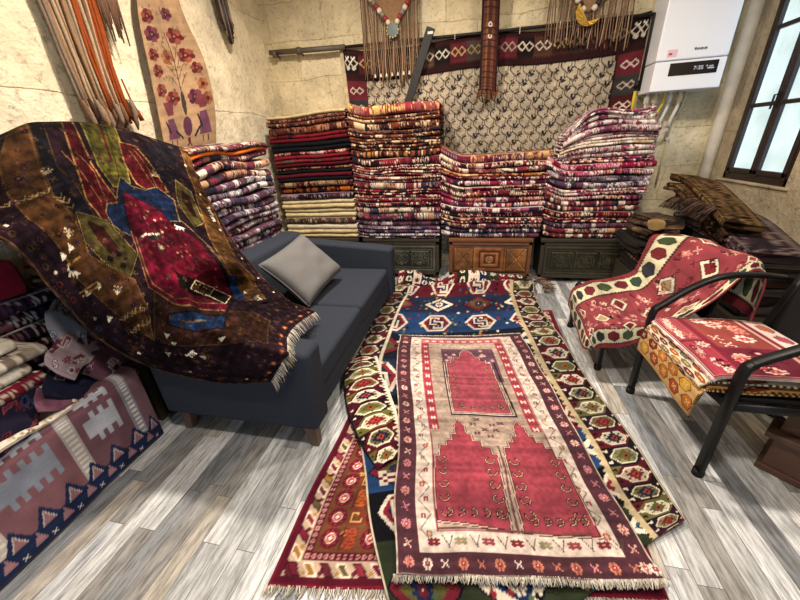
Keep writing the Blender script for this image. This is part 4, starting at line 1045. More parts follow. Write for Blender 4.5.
c.poly(TP(385, 90, 430, 80, 460, 150, 480, 220, 520, 310, 560, 350, 590, 400, 545, 405, 500, 330, 460, 260, 430, 160), '5e4020', outline='86643a', ow=.006)
c.poly(TP(330, 55, 385, 90, 395, 140, 360, 150, 330, 90), '23202a')
c.poly(TP(340, 380, 500, 430, 560, 430, 600, 450, 590, 500, 480, 500, 380, 500, 345, 480), '3c241a', outline='5c4226', ow=.006)
for k in range(420):   # small field ornament: rows of tiny figures in every ground
    x, y = r.uniform(.03, W4-.03), r.uniform(0, H4); c.stamp(r.choice([LEAF, TREE, STAR, HOOK]), x, y, r.uniform(.0035, .006), {'a': r.choice(['3a2418', '5a3a22', '1c1824', '4a2a34', '6a4a30', '33283c']), 'b': '5a2a2a', 'c': '7a5a3a'}, r.random()*3)
c.poly(TP(118, 65, 150, 58, 200, 100, 258, 180, 235, 228, 190, 175, 140, 110), MAR, outline='9a7444', ow=.008)
for o_ in (0, 14, 28): c.line(TP(140+o_, 75, 180+o_, 120, 222+o_*.5, 180), .005, '8a6440' if o_ != 14 else '241418')
c.poly(TP(172, 50, 215, 55, 255, 85, 288, 142, 250, 152, 215, 100), '55501f', outline='857a40', ow=.007)
c.line(TP(200, 60, 235, 100, 262, 140), .007, '3a3418'); c.line(TP(215, 62, 245, 92), .012, '5a1c1c')
c.poly(TP(262, 50, 300, 60, 340, 110, 368, 162, 340, 168, 300, 140, 275, 95), MAR, outline='9a7444', ow=.008)
for o_ in (0, 12): c.line(TP(285+o_, 68, 315+o_, 110, 340+o_*.5, 150), .005, '8a6440')
c.poly(TP(262, 125, 290, 150, 320, 160, 345, 150, 385, 180, 398, 228, 372, 228, 380, 260, 330, 250, 300, 262, 270, 248, 250, 235, 232, 205, 235, 185, 258, 185), BLU, outline='8a7444', ow=.006)
c.poly(TP(270, 165, 300, 178, 330, 192, 352, 205, 385, 240, 440, 270, 500, 350, 522, 400, 500, 425, 380, 410, 330, 375, 312, 320, 290, 250), '68122a', outline='2a1620', ow=.008)
for pts in ((290, 250, 312, 320, 330, 375, 380, 410, 500, 425), (300, 262, 322, 330, 340, 366, 385, 398, 500, 412), (400, 225, 455, 275, 510, 350, 530, 395), (408, 232, 465, 285, 520, 360)): c.line(TP(*pts), .006, '8a6a48')
for k in range(46):
    f = r.random(); x = 290+f*190+r.uniform(-20, 45)*(.4+f*.6); y = 185+f*190+r.uniform(-15, 15); p = W_uv(x, y); c.ell(p[0], p[1], .006, .009, r.choice(['a0603a', 'c79a74', '8a3a30', '7a1830']))
def loz(pts, ins):
    c.poly(TP(*pts), OLV, outline='2a2018', ow=.010); c.line(TP(*(pts+pts[:2])), .004, '8a7c4a'); c.poly(TP(*ins), '3f1a18', outline='2a2018', ow=.008)
loz((168, 205, 240, 225, 305, 300, 292, 345, 240, 322, 188, 270), (195, 225, 228, 240, 262, 288, 250, 300, 215, 265))
loz((385, 135, 420, 162, 448, 232, 428, 240, 395, 190), (400, 160, 415, 175, 430, 215, 424, 215, 405, 185))
for (x, y) in ((262, 302), (245, 312), (275, 325)): p = W_uv(x, y); c.dia(p[0], p[1], .02, .02, '241a16')
c.poly(TP(372, 432, 410, 428, 502, 440, 497, 466, 430, 472, 372, 456), '1c3458', outline='14141f', ow=.008); c.line(TP(405, 448, 450, 452), .012, '6a5a44')
c.poly(TP(506, 343, 525, 348, 548, 402, 524, 402), '1c3a66')
c.poly(TP(385, 342, 430, 352, 522, 402, 512, 418, 440, 392, 395, 380), '1d1416')
c.line(TP(430, 356, 420, 375, 462, 392, 472, 374, 430, 356), .007, 'c9bb98'); c.line(TP(472, 376, 510, 395, 500, 412, 462, 392), .006, 'c9bb98')
for k in range(5): p = W_uv(432+k*8, 364+k*3.6); c.ell(p[0], p[1], .005, .006, 'a98a5a'); p = W_uv(428+k*8, 374+k*3.6); c.ell(p[0], p[1], .005, .006, '9a3a30')
for (x, y) in ((140, 298), (155, 285), (222, 368), (195, 386), (388, 496), (372, 478), (375, 518), (453, 524), (490, 487), (545, 385), (240, 440)):
    p = W_uv(x, y); c.poly([(p[0]-.018, p[1]+.014), (p[0]+.016, p[1]+.012), (p[0], p[1]-.018)], CRMC)
for (x, y, ro) in ((165, 340, .9), (425, 518, .2), (572, 397, 1.6), (463, 202, 1.5), (395, 243, .4), (470, 218, 1.5)): p = W_uv(x, y); c.stamp(GOAT, p[0], p[1], .008, {'a': CRMC}, ro)
for (x, y) in ((150, 250), (262, 378), (355, 290), (340, 120), (105, 120)): p = W_uv(x, y); c.stamp(TREE, p[0], p[1], .008, {'a': 'b9a486'}, .8)
p = W_uv(340, 262); c.ell(p[0], p[1]+.01, .05, .022, '3a3230')
for k in range(7): q_ = W_uv(318+k*7, 262-k*1.2); c.ell(q_[0], q_[1]-.006, .009, .008, 'c9bfa8')
for (x0, y0, x1, y1, n) in ((15, 190, 115, 160, 8), (275, 440, 335, 415, 7), (300, 470, 340, 440, 5), (130, 170, 165, 200, 4)):
    for k in range(n):
        p = W_uv(x0+(x1-x0)*k/n, y0+(y1-y0)*k/n); c.line([(p[0]-.018, p[1]-.012), (p[0], p[1]+.008), (p[0]+.018, p[1]-.012)], .005, 'a08458')
for (x0, y0, x1, y1) in ((150, 322, 175, 305), (178, 385, 215, 362), (182, 392, 219, 369), (440, 175, 452, 190)): c.line(TP(x0, y0, x1, y1), .007, 'a5803e')
for k in range(900):
    x, y = r.uniform(.02, W4-.02), r.uniform(0, H4); c.stamp(r.choice([LEAF, TREE, STAR, HOOK, BUD]), x, y, r.uniform(.003, .0045), {'a': r.choice(['2a1a1c', '4a3222', '1c1824', '5c3a34', '5e4830', '3a2c40']), 'b': '4a2228', 'c': '6a5034'}, r.random()*3)
for k in range(26):
    v = .2+k*.085; 
    if v > H4-.05: break
    c.ell(.075, v, .018, .016, r.choice(['5a2a26', '3a3a4c', '4a3620'])); c.ell(.075, v, .008, .008, '1f1a28'); c.ell(W4-.06, v, .013, .013, '5a3026')
    if k % 3 == 0: c.ell(.10, v+.04, .009, .008, CRMC); c.ell(W4-.09, v+.03, .009, .008, CRMC)
for k in range(10): x = .08+k*.12; c.ell(x, H4-.06, .024, .022, '6a3a34'); c.ell(x, H4-.06, .012, .012, 'a86a2a')
c.wear(.35, 91, .16)
X_, Y_ = np.meshgrid(np.arange(c.nx)/c.res, np.arange(c.ny)/c.res)
c.a = np.clip(c.a*.93*(1+.28*vnoise(X_*55, Y_*38, 5)+.12*vnoise(X_*14, Y_*10, 8))[..., None], 0, 1)
P = net(nv, np.linspace(0, 1, c.nx), np.linspace(0, 1, c.ny))
GU, GV = np.meshgrid(np.linspace(0, 1, c.nx), np.linspace(0, 1, c.ny))
nrm = np.array([.75, -.35, .5])
w = .040*np.exp(-((GU-.44-.10*np.sin(GV*5))/.030)**2)*np.clip((GV-.35)*3, 0, 1)+.024*np.exp(-((GU-.80-.05*np.sin(GV*4))/.025)**2)*np.clip((GV-.3)*3, 0, 1)*(GV < .85)
w += .013*vnoise(GU*5, GV*7, 17)+.008*vnoise(GU*13, GV*16, 27)+.02*np.clip((GV-.8)*5, 0, 1)*vnoise(GU*4+2, GV*14, 18)
P += w[..., None]*nrm
nv = None
th = empty('draped_rug', tuple(P[c.ny//2, c.nx//2]), 'large dark rug with red centre draped from the wall heap over the sofa', 'rug')
sheet('pile', P, c.a, M['pile'], th, thick=.012, flip=True)
fr_pts = [tuple(P[-1, int(q*(c.nx-1))]) for q in np.linspace(0, 1, 14)]
fringe('fringe', fr_pts, 130, .035, th, M['fringe'], 21, drop=.03, cols=('d9d4c8', 'bfb4a4', 'e6e2d8', '8a7a6c'), wid=.003, dirn=lambda t: (.8, -.35+.5*t, -.35))
# what the dark rug is thrown over
r = random.Random(17)
zz = .462
for k in range(11):
    t = .075+.02*r.random(); y0 = 1.16+.02*r.random(); L_ = .66
    if zz+t > 1.36: break
    V, F, C, caps = folded_mesh(L_, .44, t-.003, PAL[r.choice(['wine', 'navy', 'mixed'])], 'mix', 700+k, 2)
    add_folded('folded_rug', V, F, C, caps, PI/2, (-1.76-.022*(k > 6)*(k-6), y0, zz), f"dark folded rug, {['bottom', 'second', 'third', 'fourth', 'fifth', 'sixth', 'seventh', 'eighth', 'ninth', 'tenth', 'eleventh'][k]} of the heap hidden under the draped dark rug", 'rug', 'folded rugs under the draped dark rug')
    zz += t
b = MB(); b.box(XL+.05, -1.72, 1.14, 1.84, .41, .46)
for x in (XL+.08, -1.79):
    for y in (1.16, 1.22): b.box(x, x+.05, y, y+.04, 0, .41)
o = b.build('low_bench', M['chest_dark'], bevel=.004); tag(o, 'low plank bench against the left wall beneath the heap under the draped rug', 'bench')

# ================================================================ BENCH AT THE LEFT WITH ITS KILIM
b = MB(); b.box(XL+.04, -1.675, -.55, 1.08, .38, .43)
for y in (-.5, .26, 1.0): b.box(-1.74, -1.69, y, y+.05, 0, .38); b.box(XL+.06, XL+.11, y, y+.05, 0, .38)
o = b.build('wall_bench', M['chest_dark'], bevel=.004); tag(o, 'long low bench along the left wall hidden by the pink and navy kilim', 'bench')
W5, H5 = 1.62, .80    # u along Y from far end (1.08) to near (-.54); v: top to floor
c = Cv(W5, H5, 200, 'a0707a')
ZT5 = .30   # v of the front top edge
x = 0; k = 0
pcs = [('8f6470', .10), ('9a98a6', .05), ('8a5a68', .22), ('b9b0b0', .06), ('96606c', .30), ('c9bcb4', .05), ('9a6068', .30), ('1f2c52', .03), ('a07a80', .28), ('c9bcb4', .06), ('9a6470', .3)]
for col, w in pcs:
    c.rect(x, 0, x+w, H5, col)
    if w > .15:
        cs = [('b4b8c6', 'b4b8c6'), ('b9bccb', '8c94a8'), ('23396e', '6a3c52'), ('c4bcba', 'b9a09e'), ('c9bfb8', '22386a')][k % 5]
        for q, (yc, ccol) in enumerate(((ZT5+.10, cs[0]), (ZT5+.26, cs[1]), (.12, cs[0]))):
            c.rect(x+.045, yc-.03, x+w-.03, yc+.03, ccol)
            n = max(int((w-.06)/.042), 2)
            for j in range(n):
                xx = x+.045+j*.042; c.rect(xx, yc-.062, xx+.02, yc-.028, ccol); c.rect(xx+.0, yc+.028, xx+.02, yc+.062, ccol)
        k += 1
    elif w < .07:
        for j in range(40): c.rect(x+.01, j*.02, x+w-.01, j*.02+.009, 'ded6cc' if col != '1f2c52' else '1f2c52')
    x += w
c.rect(0, H5-.085, W5, H5, '22386c')
for j in range(15):
    x = j*.11; y = H5-.085
    c.poly([(x, y+.02), (x+.055, y-.055), (x+.11, y+.02), (x+.055, y+.045)], '22386c')
    c.poly([(x+.03, y+.012), (x+.055, y-.03), (x+.08, y+.012)], 'a8707c', outline='cbbcb4', ow=.004)
    c.poly([(x+.085, y+.05), (x+.11, y+.005), (x+.135, y+.05)], 'b5808a')
    c.line([(x+.055, H5-.02), (x+.07, H5-.035)], .005, 'e0d8d0'); c.line([(x+.055, H5-.035), (x+.07, H5-.02)], .005, 'e0d8d0')
c.wear(.14, 101, .06); c.a = mute(c.a, .8)*.95
cy = [1.075, .80, .5, .2, -.1, -.53]
rows = []
prof = [(-1.98, .435), (-1.80, .445), (-1.68, .452), (-1.655, .40), (-1.648, .20), (-1.642, .012)]
for (xx, z) in prof: rows.append([(xx+.01*math.sin(y*5+z*6), y, z+.004*math.sin(y*9)) for y in cy])
P = net(rows, np.linspace(0, 1, c.nx), np.linspace(0, 1, c.ny))
kb = sheet('bench_kilim', P, c.a, M['flat'], None, thick=.004, flip=False)
tag(kb, 'dusty pink and navy kilim with comb motifs hanging over the front of the left bench', 'kilim')

# the jumble lying on the bench
def drape(name, ctrl, cv, label, cat='kilim', group='loose kilims heaped on the left bench', mat=None, thick=.006, noise=.012, seed=1, flip=False):
    P = net(ctrl, np.linspace(0, 1, cv.nx), np.linspace(0, 1, cv.ny))
    P[..., 2] += noise*vnoise(P[..., 0]*24+seed, P[..., 1]*24, seed)
    o = sheet(name, P, cv.a, mat or M['flat'], None, thick=thick, flip=flip); return tag(o, label, cat, group)
def motif_cv(w, h, bg, cols, seed, res=170, st=None, dens=1., cell=.009):
    c = Cv(w, h, res, bg); r = random.Random(seed)
    for i in range(int(w*h*90*dens)):
        c.stamp(r.choice(st or [SS, STAR, TREE, LEAF, FLOWER]), r.uniform(0, w), r.uniform(0, h), cell, {'a': r.choice(cols), 'b': r.choice(cols), 'c': bg}, r.choice([0, 1.57]))
    c.wear(.15, seed); return c
def bench_fold(y0, y1, x, z, t, pal, style, nb, seed, label, D=.4, mat=None):
    V, F, C, caps = folded_mesh(y1-y0, D, t-.003, pal, style, seed, nb)
    add_folded('folded_rug', V, F, C, caps, PI/2, (x, y0, z), label, 'rug', 'folded rugs on the left bench', mat)
bench_fold(.12, .86, -1.80, .460, .125, ['8a1c38', 'e0d8c8', '9a2440', 'd9d0be', '8a1c38', 'c9beac', 'e6dfd0'], 'mix', 2, 401, 'crimson and white patterned folded kilim at the left edge, beneath the white ones', .42)
bench_fold(.10, .83, -1.81, .587, .06, ['d8cfbd', '3a2a34', 'e0d8c8', 'b9a48c', 'e6dfd0', 'd8cfbd', '5a2436'], 'mix', 1, 402, 'white folded kilim with dark zigzags at the left edge, on the crimson one', .42)
bench_fold(.12, .90, -1.80, .649, .050, ['c9bfae', '8a7a70', 'ddd5c6', 'a89a8c', 'e6dfd0', 'c9bfae', '7a6a60'], 'stripe', 1, 403, 'grey and cream striped folded kilim at the left edge, below the topmost white one', .42)
bench_fold(.10, .84, -1.83, .701, .055, ['e0d8c8', 'e6dfd0', 'cfc4b2', 'e0d8c8', 'e0d8c8', 'd5cbb9', 'e6dfd0'], 'plain', 1, 404, 'plain white folded kilim at the left edge, topmost of the white ones', .40)
bench_fold(.25, 1.12, -1.95, .80, .07, ['2e1a34', '3a2242', '1f1426', 'b9a8b4', '2e1a34', '4a3050', 'b9a8b4'], 'motif', 1, 405, 'dark purple patterned folded rug under the crimson blanket at left', .26)
bench_fold(.20, 1.03, -1.96, .873, .16, ['96203c', '8e1c38', '7a1830', '96203c', '8a1a34', '8e1c38', '96203c'], 'plain', 1, 406, 'plain crimson folded blanket high on the left pile under the draped rug', .28)
bench_fold(.30, 1.08, -1.99, .655, .14, PAL['navy'], 'mix', 2, 407, 'dark navy folded rug beneath the purple one on the left pile', .22)
bench_fold(.30, 1.04, -2.02, .462, .19, PAL['navy'], 'mix', 3, 408, 'thick dark folded rug at the bottom back of the left pile', .22)
A = lambda x, y, X: at(x, y, 0, X)
cv = motif_cv(.3, .4, '8d8fa0', ['5f6a80', '9aa2b0', 'b4bac4', '5f5064'], 3, dens=1.5)
drape('draped_kilim', [[A(55, 300, -1.97), A(75, 295, -1.97), A(95, 300, -1.95)], [A(45, 318, -1.86), A(66, 318, -1.85), A(88, 322, -1.84)], [A(52, 338, -1.80), A(72, 341, -1.78), A(86, 340, -1.78)], [A(62, 352, -1.78), A(78, 358, -1.76), A(92, 356, -1.76)]], cv, 'pale grey blue cloth slipping down beside the purple folded rug', seed=4)
cv = motif_cv(.3, .45, 'a3929c', ['6a3044', '8a4a5c', 'c4b6ba', '7a4054'], 5, dens=1.8, cell=.008)
drape('draped_kilim', [[A(88, 300, -1.93), A(106, 312, -1.92), A(124, 328, -1.9)], [A(70, 325, -1.84), A(90, 334, -1.82), A(108, 346, -1.80)], [A(48, 350, -1.74), A(66, 358, -1.72), A(84, 366, -1.71)], [A(44, 364, -1.72), A(58, 374, -1.70), A(74, 380, -1.70)]], cv, 'mauve grey kilim with plum lozenges lying open in the middle of the left pile', seed=6)
cv = motif_cv(.28, .4, '6f4a5c', ['a87a8a', 'c9b9bc', '4a2f44', '2a2438'], 7, dens=1.2, st=[SS, LEAF])
drape('draped_kilim', [[A(112, 318, -1.88), A(132, 330, -1.87), A(152, 350, -1.85)], [A(98, 340, -1.80), A(118, 350, -1.79), A(140, 362, -1.78)], [A(88, 362, -1.73), A(106, 368, -1.72), A(126, 374, -1.71)], [A(84, 376, -1.71), A(104, 380, -1.70), A(120, 380, -1.70)]], cv, 'plum and pink kilim next to the draped dark rug on the left bench', seed=8)
cv = motif_cv(.5, .3, '1d2140', ['2a3560', '8a5a60', '14162a', '9a8a78'], 9, dens=.5, st=[TREE, SS])
drape('draped_kilim', [[A(50, 372, -1.78), A(80, 374, -1.78), A(112, 368, -1.78), A(140, 360, -1.8)], [A(42, 384, -1.72), A(74, 388, -1.71), A(106, 380, -1.71), A(138, 372, -1.71)], [A(44, 396, -1.68), A(78, 398, -1.67), A(108, 389, -1.67), A(134, 380, -1.67)]], cv, 'crumpled dark navy kilim along the back edge of the bench top', noise=.014, seed=10)
cv = motif_cv(.4, .25, '7a5066', ['8a6074', '6a4458'], 11, dens=.5)
drape('draped_kilim', [[A(36, 388, -1.76), A(60, 388, -1.75), A(84, 388, -1.74)], [A(34, 402, -1.69), A(58, 402, -1.68), A(80, 398, -1.68)], [A(38, 412, -1.655), A(60, 410, -1.655), A(78, 402, -1.655)]], cv, 'plain mauve cloth lying flat by the front edge of the left bench', seed=12, noise=.004)
cv = motif_cv(.5, .35, '221f36', ['6a2436', '33406a', '8a4050', '14121f'], 13, dens=1.4)
drape('draped_kilim', [[A(-30, 420, -1.78), A(-5, 410, -1.78), A(20, 396, -1.78), A(40, 388, -1.78)], [A(-30, 448, -1.70), A(-4, 438, -1.69), A(22, 422, -1.69), A(40, 412, -1.70)], [A(-30, 470, -1.655), A(-2, 458, -1.65), A(24, 440, -1.65), A(40, 428, -1.655)]], cv, 'dark flowered scarf crumpled at the left edge of the bench top', noise=.015, seed=14)
def roll(name, a, b_, rad, cols, label, seed, group=None, cat='kilim'):
    a, b_ = np.array(a), np.array(b_); n = 60; t = np.linspace(0, 1, n); d = b_-a; Ld = np.linalg.norm(d); d = d/Ld
    s = np.cross(d, (0, 0, 1)); s /= np.linalg.norm(s); u = np.cross(s, d)
    th_ = np.linspace(0, 2*PI, 17)[:-1]; row = paint_row(seed, n, Ld, cols, 'stripe')
    V = []; C = []
    for i, tt in enumerate(t):
        for j, an in enumerate(th_):
            rr_ = rad*(1+.12*math.cos(2*an+tt*9)+.05*math.sin(tt*30+an))
            V.append(a+d*tt*Ld+s*rr_*math.cos(an)*1.2+u*rr_*math.sin(an)*.8+u*.006*math.sin(tt*7)); C.append(row[j % 8, i])
    o = mesh_np(name, np.array(V), gridfaces(n, 16, True), np.array(C), M['flat'], caps=[list(range(16)), list(range((n-1)*16, n*16))[::-1]])
    return tag(o, label, cat, group)
roll('rolled_kilim', at(-20, 462, 0, -1.66), at(76, 402, 0, -1.67), .016, ['d8cfc0', 'c9bda8', 'e0d8ca', 'a99a86', 'd8cfc0', 'c9bda8', '8a4a5a'], 'thin white rolled cloth along the front edge of the left bench', 5)
# ================================================================ BLACK ARMCHAIRS
def armchair(name, F1, F2, depth, zs, zb, label, ztop, armfn, backx):
    """F1 near front foot, F2 far front foot (x, y)"""
    e = empty(name, ((F1[0]+F2[0])/2+depth/2, (F1[1]+F2[1])/2, 0), label, 'chair', 'black metal armchairs')
    for (fx, fy), side in ((F1, -1), (F2, 1)):
        zb_ = zb[0] if side < 0 else zb[1]
        b = MB(); b.tube([(fx, fy, 0.012), (fx-.004, fy, zb_-.03), (fx+.002, fy, zb_), (fx+.02, fy, zb_+.02)], .019, 12, flat=(.013, .022)); lg = b.build('leg', M['black'], e, smooth=True)
        b = MB(); b.tube([(fx, fy, 0), (fx, fy, .03)], .022, 14); b.build('foot_cap', M['leather'], lg, smooth=True)
        b = MB(); pts = armfn(fx, fy, zb_); P = catmull(np.array(pts), np.linspace(0, 1, 22)); b.tube([tuple(p) for p in P], .018, 12, flat=(.020, .012)); b.build('armrest', M['black'], e, smooth=True)
        bx = backx
        b = MB(); b.tube([(bx-.02, fy, 0.012), (bx-.03, fy, .25), (bx-.02, fy, zs), (bx+.02, fy, zs+.2), (bx+.06, fy, ztop)], .018, 12, flat=(.013, .020)); b.build('leg', M['black'], e, smooth=True)
        b = MB(); b.tube([(fx, fy, zs-.035), (bx-.02, fy, zs-.035)], .016, 10, flat=(.012, .018)); b.build('side_rail', M['black'], e, smooth=True)
    y0, y1 = F1[1], F2[1]
    b = MB(); b.tube([(F1[0], y0, zs-.035), (F2[0], y1, zs-.035)], .016, 10, flat=(.012, .018)); b.build('front_rail', M['black'], e, smooth=True)
    b = MB(); b.hexa([(F1[0]-.01, y0+.016, zs-.03), (backx-.03, y0+.016, zs-.03), (backx-.03, y1-.016, zs-.03), (F2[0]-.01, y1-.016, zs-.03), (F1[0]-.01, y0+.016, zs), (backx-.03, y0+.016, zs), (backx-.03, y1-.016, zs), (F2[0]-.01, y1-.016, zs)])
    b.build('seat', M['leather'], e, bevel=.012, seg=3)
    b = MB(); b.hexa([(backx-.02, y0+.014, zs+.05), (backx+.012, y0+.014, zs+.05), (backx+.012, y1-.014, zs+.05), (backx-.02, y1-.014, zs+.05), (backx+.045, y0+.014, ztop-.01), (backx+.08, y0+.014, ztop-.01), (backx+.08, y1-.014, ztop-.01), (backx+.045, y1-.014, ztop-.01)])
    b.build('backrest', M['leather'], e, bevel=.012, seg=3)
    return e
def arm_near(fx, fy, zb):
    return [(fx+.0, fy, zb+.0), (fx+.035, fy, zb+.032), (fx+.14, fy, zb+.095 if fy < 1.5 else zb+.13), (fx+.25, fy, .735), (fx+.38, fy, .748), (fx+.50, fy, .735)]
armchair('armchair', (1.008, 1.27), (.932, 1.81), .5, .425, (.575, .545), 'black metal armchair at the right edge carrying a pile of folded patterned kilims', .80, arm_near, 1.45)
def arm_red(fx, fy, zb):
    return [(fx, fy, zb), (fx+.04, fy, zb+.03), (fx+.2, fy, zb+.05), (fx+.42, fy, zb+.05)]
armchair('armchair', (.815, 2.02), (.775, 2.58), .5, .345, (.36, .36), 'black metal armchair covered by the red kilim, nearer the brown rug pile', .67, lambda fx, fy, z: [(fx, fy, .33), (fx+.1, fy, .335), (fx+.25, fy, .335), (fx+.35, fy, .335)], 1.31)

# kilims on the near chair
def hexcv(w, h, seed, bg='c9a268', cols=('c87a1c', '8a2a1c', 'b5521e', 'd0a030', '6a2430'), edge='3a2416'):
    c = Cv(w, h, 220, bg); r = random.Random(seed); st = .10; j = 0; y = .045
    while y < h:
        x = .045+(st/2 if j % 2 else 0)
        while x < w:
            c.poly([(x-.040, y), (x-.020, y-.038), (x+.020, y-.038), (x+.040, y), (x+.020, y+.038), (x-.020, y+.038)], r.choice(cols), outline='4a2a1c', ow=.005)
            c.stamp(["a.a", ".a.", "a.a"], x, y, .009, {'a': 'e0c890'}); x += st
        y += .083; j += 1
    for k in range(int(w/.014)): c.rect(k*.014, h-.012, k*.014+.007, h, edge); c.rect(k*.014, 0, k*.014+.007, .010, edge)
    for k in range(int(h/.014)): c.rect(0, k*.014, .012, k*.014+.007, edge); c.rect(w-.012, k*.014, w, k*.014+.007, edge)
    c.wear(.12, seed); return c
def seatkilim(dx, dz, hang, cv, label, seed, y0=1.295, y1=1.80, skew=0., xb=1.42, mat=None, thick=.006, xf=.945, t2=.0):
    zt = .432+dz; xf = xf-dx
    rows = []
    for x, z in ((xb, zt), (xb-.16, zt+.004), (xb-.32, zt+.002), (xf+.03, zt), (xf, zt-.012), (xf-.012, zt-.06 if hang > .06 else zt-hang*.6), (xf-.012, zt-hang)):
        rows.append([(x+skew*(q-.5)*(1 if z < zt-.02 else .2), y0+(y1-y0)*q, z+(.006*math.sin(q*6+seed))-(t2*abs(q-.5) if z < zt-.02 else 0)) for q in (0, .25, .5, .75, 1)])
    P = net(rows, np.linspace(0, 1, cv.nx), np.linspace(0, 1, cv.ny)); P[..., 2] += .004*vnoise(P[..., 0]*14, P[..., 1]*14, seed)
    o = sheet('seat_kilim', P, cv.a, mat or M['flat'], None, thick=thick, flip=True); return tag(o, label, 'kilim', 'folded kilims on the near armchair')
seatkilim(.030, .010, .13, hexcv(.52, .62, 3), 'lowest orange and gold hexagon kilim hanging over the front of the near armchair seat', 3, 1.285, 1.80, t2=.02)
seatkilim(.018, .024, .085, hexcv(.52, .60, 5, 'b98a4e', ('d0902c', 'a03a24', 'c86a28', '7a3024')), 'second orange hexagon kilim, between the gold and the grey white ones on the near armchair', 5, 1.29, 1.79)
seatkilim(.020, .040, .045, hexcv(.50, .58, 7, 'cfc4ae', ('b0622a', '7a3a44', 'c08a3a', '8a7a60')), 'grey white edged hexagon kilim under the pink top kilim on the near armchair', 7, 1.30, 1.79)
# thick folded pink and white one on top
c = Cv(.56, .48, 230, 'd9c6bd'); r = random.Random(2)
for k in range(9):
    for (x, y) in ((.03, .03+k*.055), (.53, .03+k*.055), (.03+k*.062, .03), (.03+k*.062, .45)):
        c.poly([(x-.024, y), (x-.010, y-.018), (x+.012, y-.018), (x+.024, y), (x+.012, y+.018), (x-.010, y+.018)], r.choice(['b5546a', 'a8445c', '9a5a86', 'c06a4a', 'c88a9a']), outline='8a4a5a', ow=.003)
c.rect(.065, .065, .495, .415, '9a2e44'); c.rect(.075, .075, .485, .405, 'c9a89a'); c.rect(.083, .083, .477, .397, '8e2a42')
for (x0, y0, x1, y1, cl) in ((.09, .09, .25, .23, '7a2a40'), (.26, .09, .47, .23, '9a4a44'), (.09, .25, .30, .39, 'b8465a'), (.31, .25, .47, .39, 'a8505a')):
    c.rect(x0, y0, x1, y1, cl)
    for k in range(9): c.stamp(r.choice([STAR, FLOWER, LEAF]), r.uniform(x0+.02, x1-.02), r.uniform(y0+.02, y1-.02), .0065, {'a': r.choice(['e0cfc4', 'd98a7a', 'e8c0b0', '5a1a30']), 'b': 'b8465a', 'c': 'e0cfc4'})
c.wear(.12, 5)
rows = []
for x, z in ((1.40, .500), (1.25, .512), (1.10, .510), (.985, .505), (.945, .497), (.930, .480)):
    rows.append([(x+.015*(1-q), 1.31+.475*q, z+.006*math.sin(q*5)) for q in (0, .02, .3, .6, .98, 1)])
P = net(rows, np.linspace(0, 1, c.nx), np.linspace(0, 1, c.ny)); o = sheet('seat_kilim', P, c.a, M['flat'], None, thick=.022, off=0, flip=True)
tag(o, 'pink and white kilim with plum squares, topmost on the near armchair seat', 'kilim', 'folded kilims on the near armchair')
V, F, C, caps = folded_mesh(.42, .40, .040, ['c9bcc0', 'b0527a', 'e0d8d6', '8a3a5c', 'd8c8c8', '6a3a5a', 'e6dede'], 'motif', 77, 2)
add_folded('folded_kilim', V, F, C, caps, 0, (1.005, 1.315, .462), 'white and magenta folded kilim whose edge faces the near armrest of the near armchair', 'kilim', 'folded kilims on the near armchair')

# the red kilim over the far chair
W6, H6 = .95, 1.85
c = Cv(W6, H6, 200, 'a83440')
c.rect(0, 0, W6, H6, '9c3640')
def creamband(c, x0, x1, y0, y1, horiz):
    c.rect(x0, y0, x1, y1, 'cfc6a4')
    L_ = (x1-x0) if horiz else (y1-y0); k = 0; s = .05
    while s < L_:
        cx, cy = (x0+s, (y0+y1)/2) if horiz else ((x0+x1)/2, y0+s)
        rx, ry = (.050, .046)
        c.poly([(cx-rx, cy), (cx-rx*.4, cy-ry), (cx+rx*.4, cy-ry), (cx+rx, cy), (cx+rx*.4, cy+ry), (cx-rx*.4, cy+ry)], ['7a2434', '37584a', '3b3f48', '8a2a34', '4a5f3a'][k % 5], outline='2a1c1c', ow=.005)
        s += .125; k += 1
    for q in range(int(L_/.02)):
        if horiz: c.dia(x0+q*.02, y0, .010, .010, '3a1c1c'); c.dia(x0+q*.02, y1, .010, .010, '3a1c1c')
        else: c.dia(x0, y0+q*.02, .010, .010, '3a1c1c'); c.dia(x1, y0+q*.02, .010, .010, '3a1c1c')
creamband(c, .06, .20, .08, H6-.08, False); creamband(c, W6-.20, W6-.06, .08, H6-.08, False)
creamband(c, .06, W6-.06, .04, .17, True); creamband(c, .06, W6-.06, H6-.18, H6-.06, True)
c.rect(.215, .185, W6-.215, H6-.195, '9e3e48')
r = random.Random(9)
for j in range(8):
    y = .28+j*.185
    for i in range(3):
        x = .29+i*.19+(.0 if j % 2 else .04)
        if (i+j) % 2 == 0:
            c.poly([(x-.085, y), (x, y-.065), (x+.085, y), (x, y+.065)], 'd2c6ac', outline='3a1c20', ow=.007); c.poly([(x-.05, y), (x, y-.038), (x+.05, y), (x, y+.038)], ['a83a44', 'b8936a', '8a2430'][j % 3], outline='3a1c20', ow=.004)
        else:
            c.stamp(BIRD, x, y, .012, {'a': 'c87a78', 'b': 'e0b8a0'}); c.stamp(LEAF, x+.05, y+.05, .009, {'a': 'd8a090', 'b': '5a2030'})
            c.stamp(COMB, x-.04, y-.05, .008, {'a': '5a1c28'}, .4)
for k in range(110): c.stamp(r.choice([LEAF, TREE, HOOK, BIRD]), r.uniform(.24, W6-.21), r.uniform(.22, H6-.22), .0065, {'a': r.choice(['5a1c28', 'd89a8a', 'e0c0a8']), 'b': '7a2434'})
c.wear(.14, 111, .06); c.a = mute(c.a, .88)
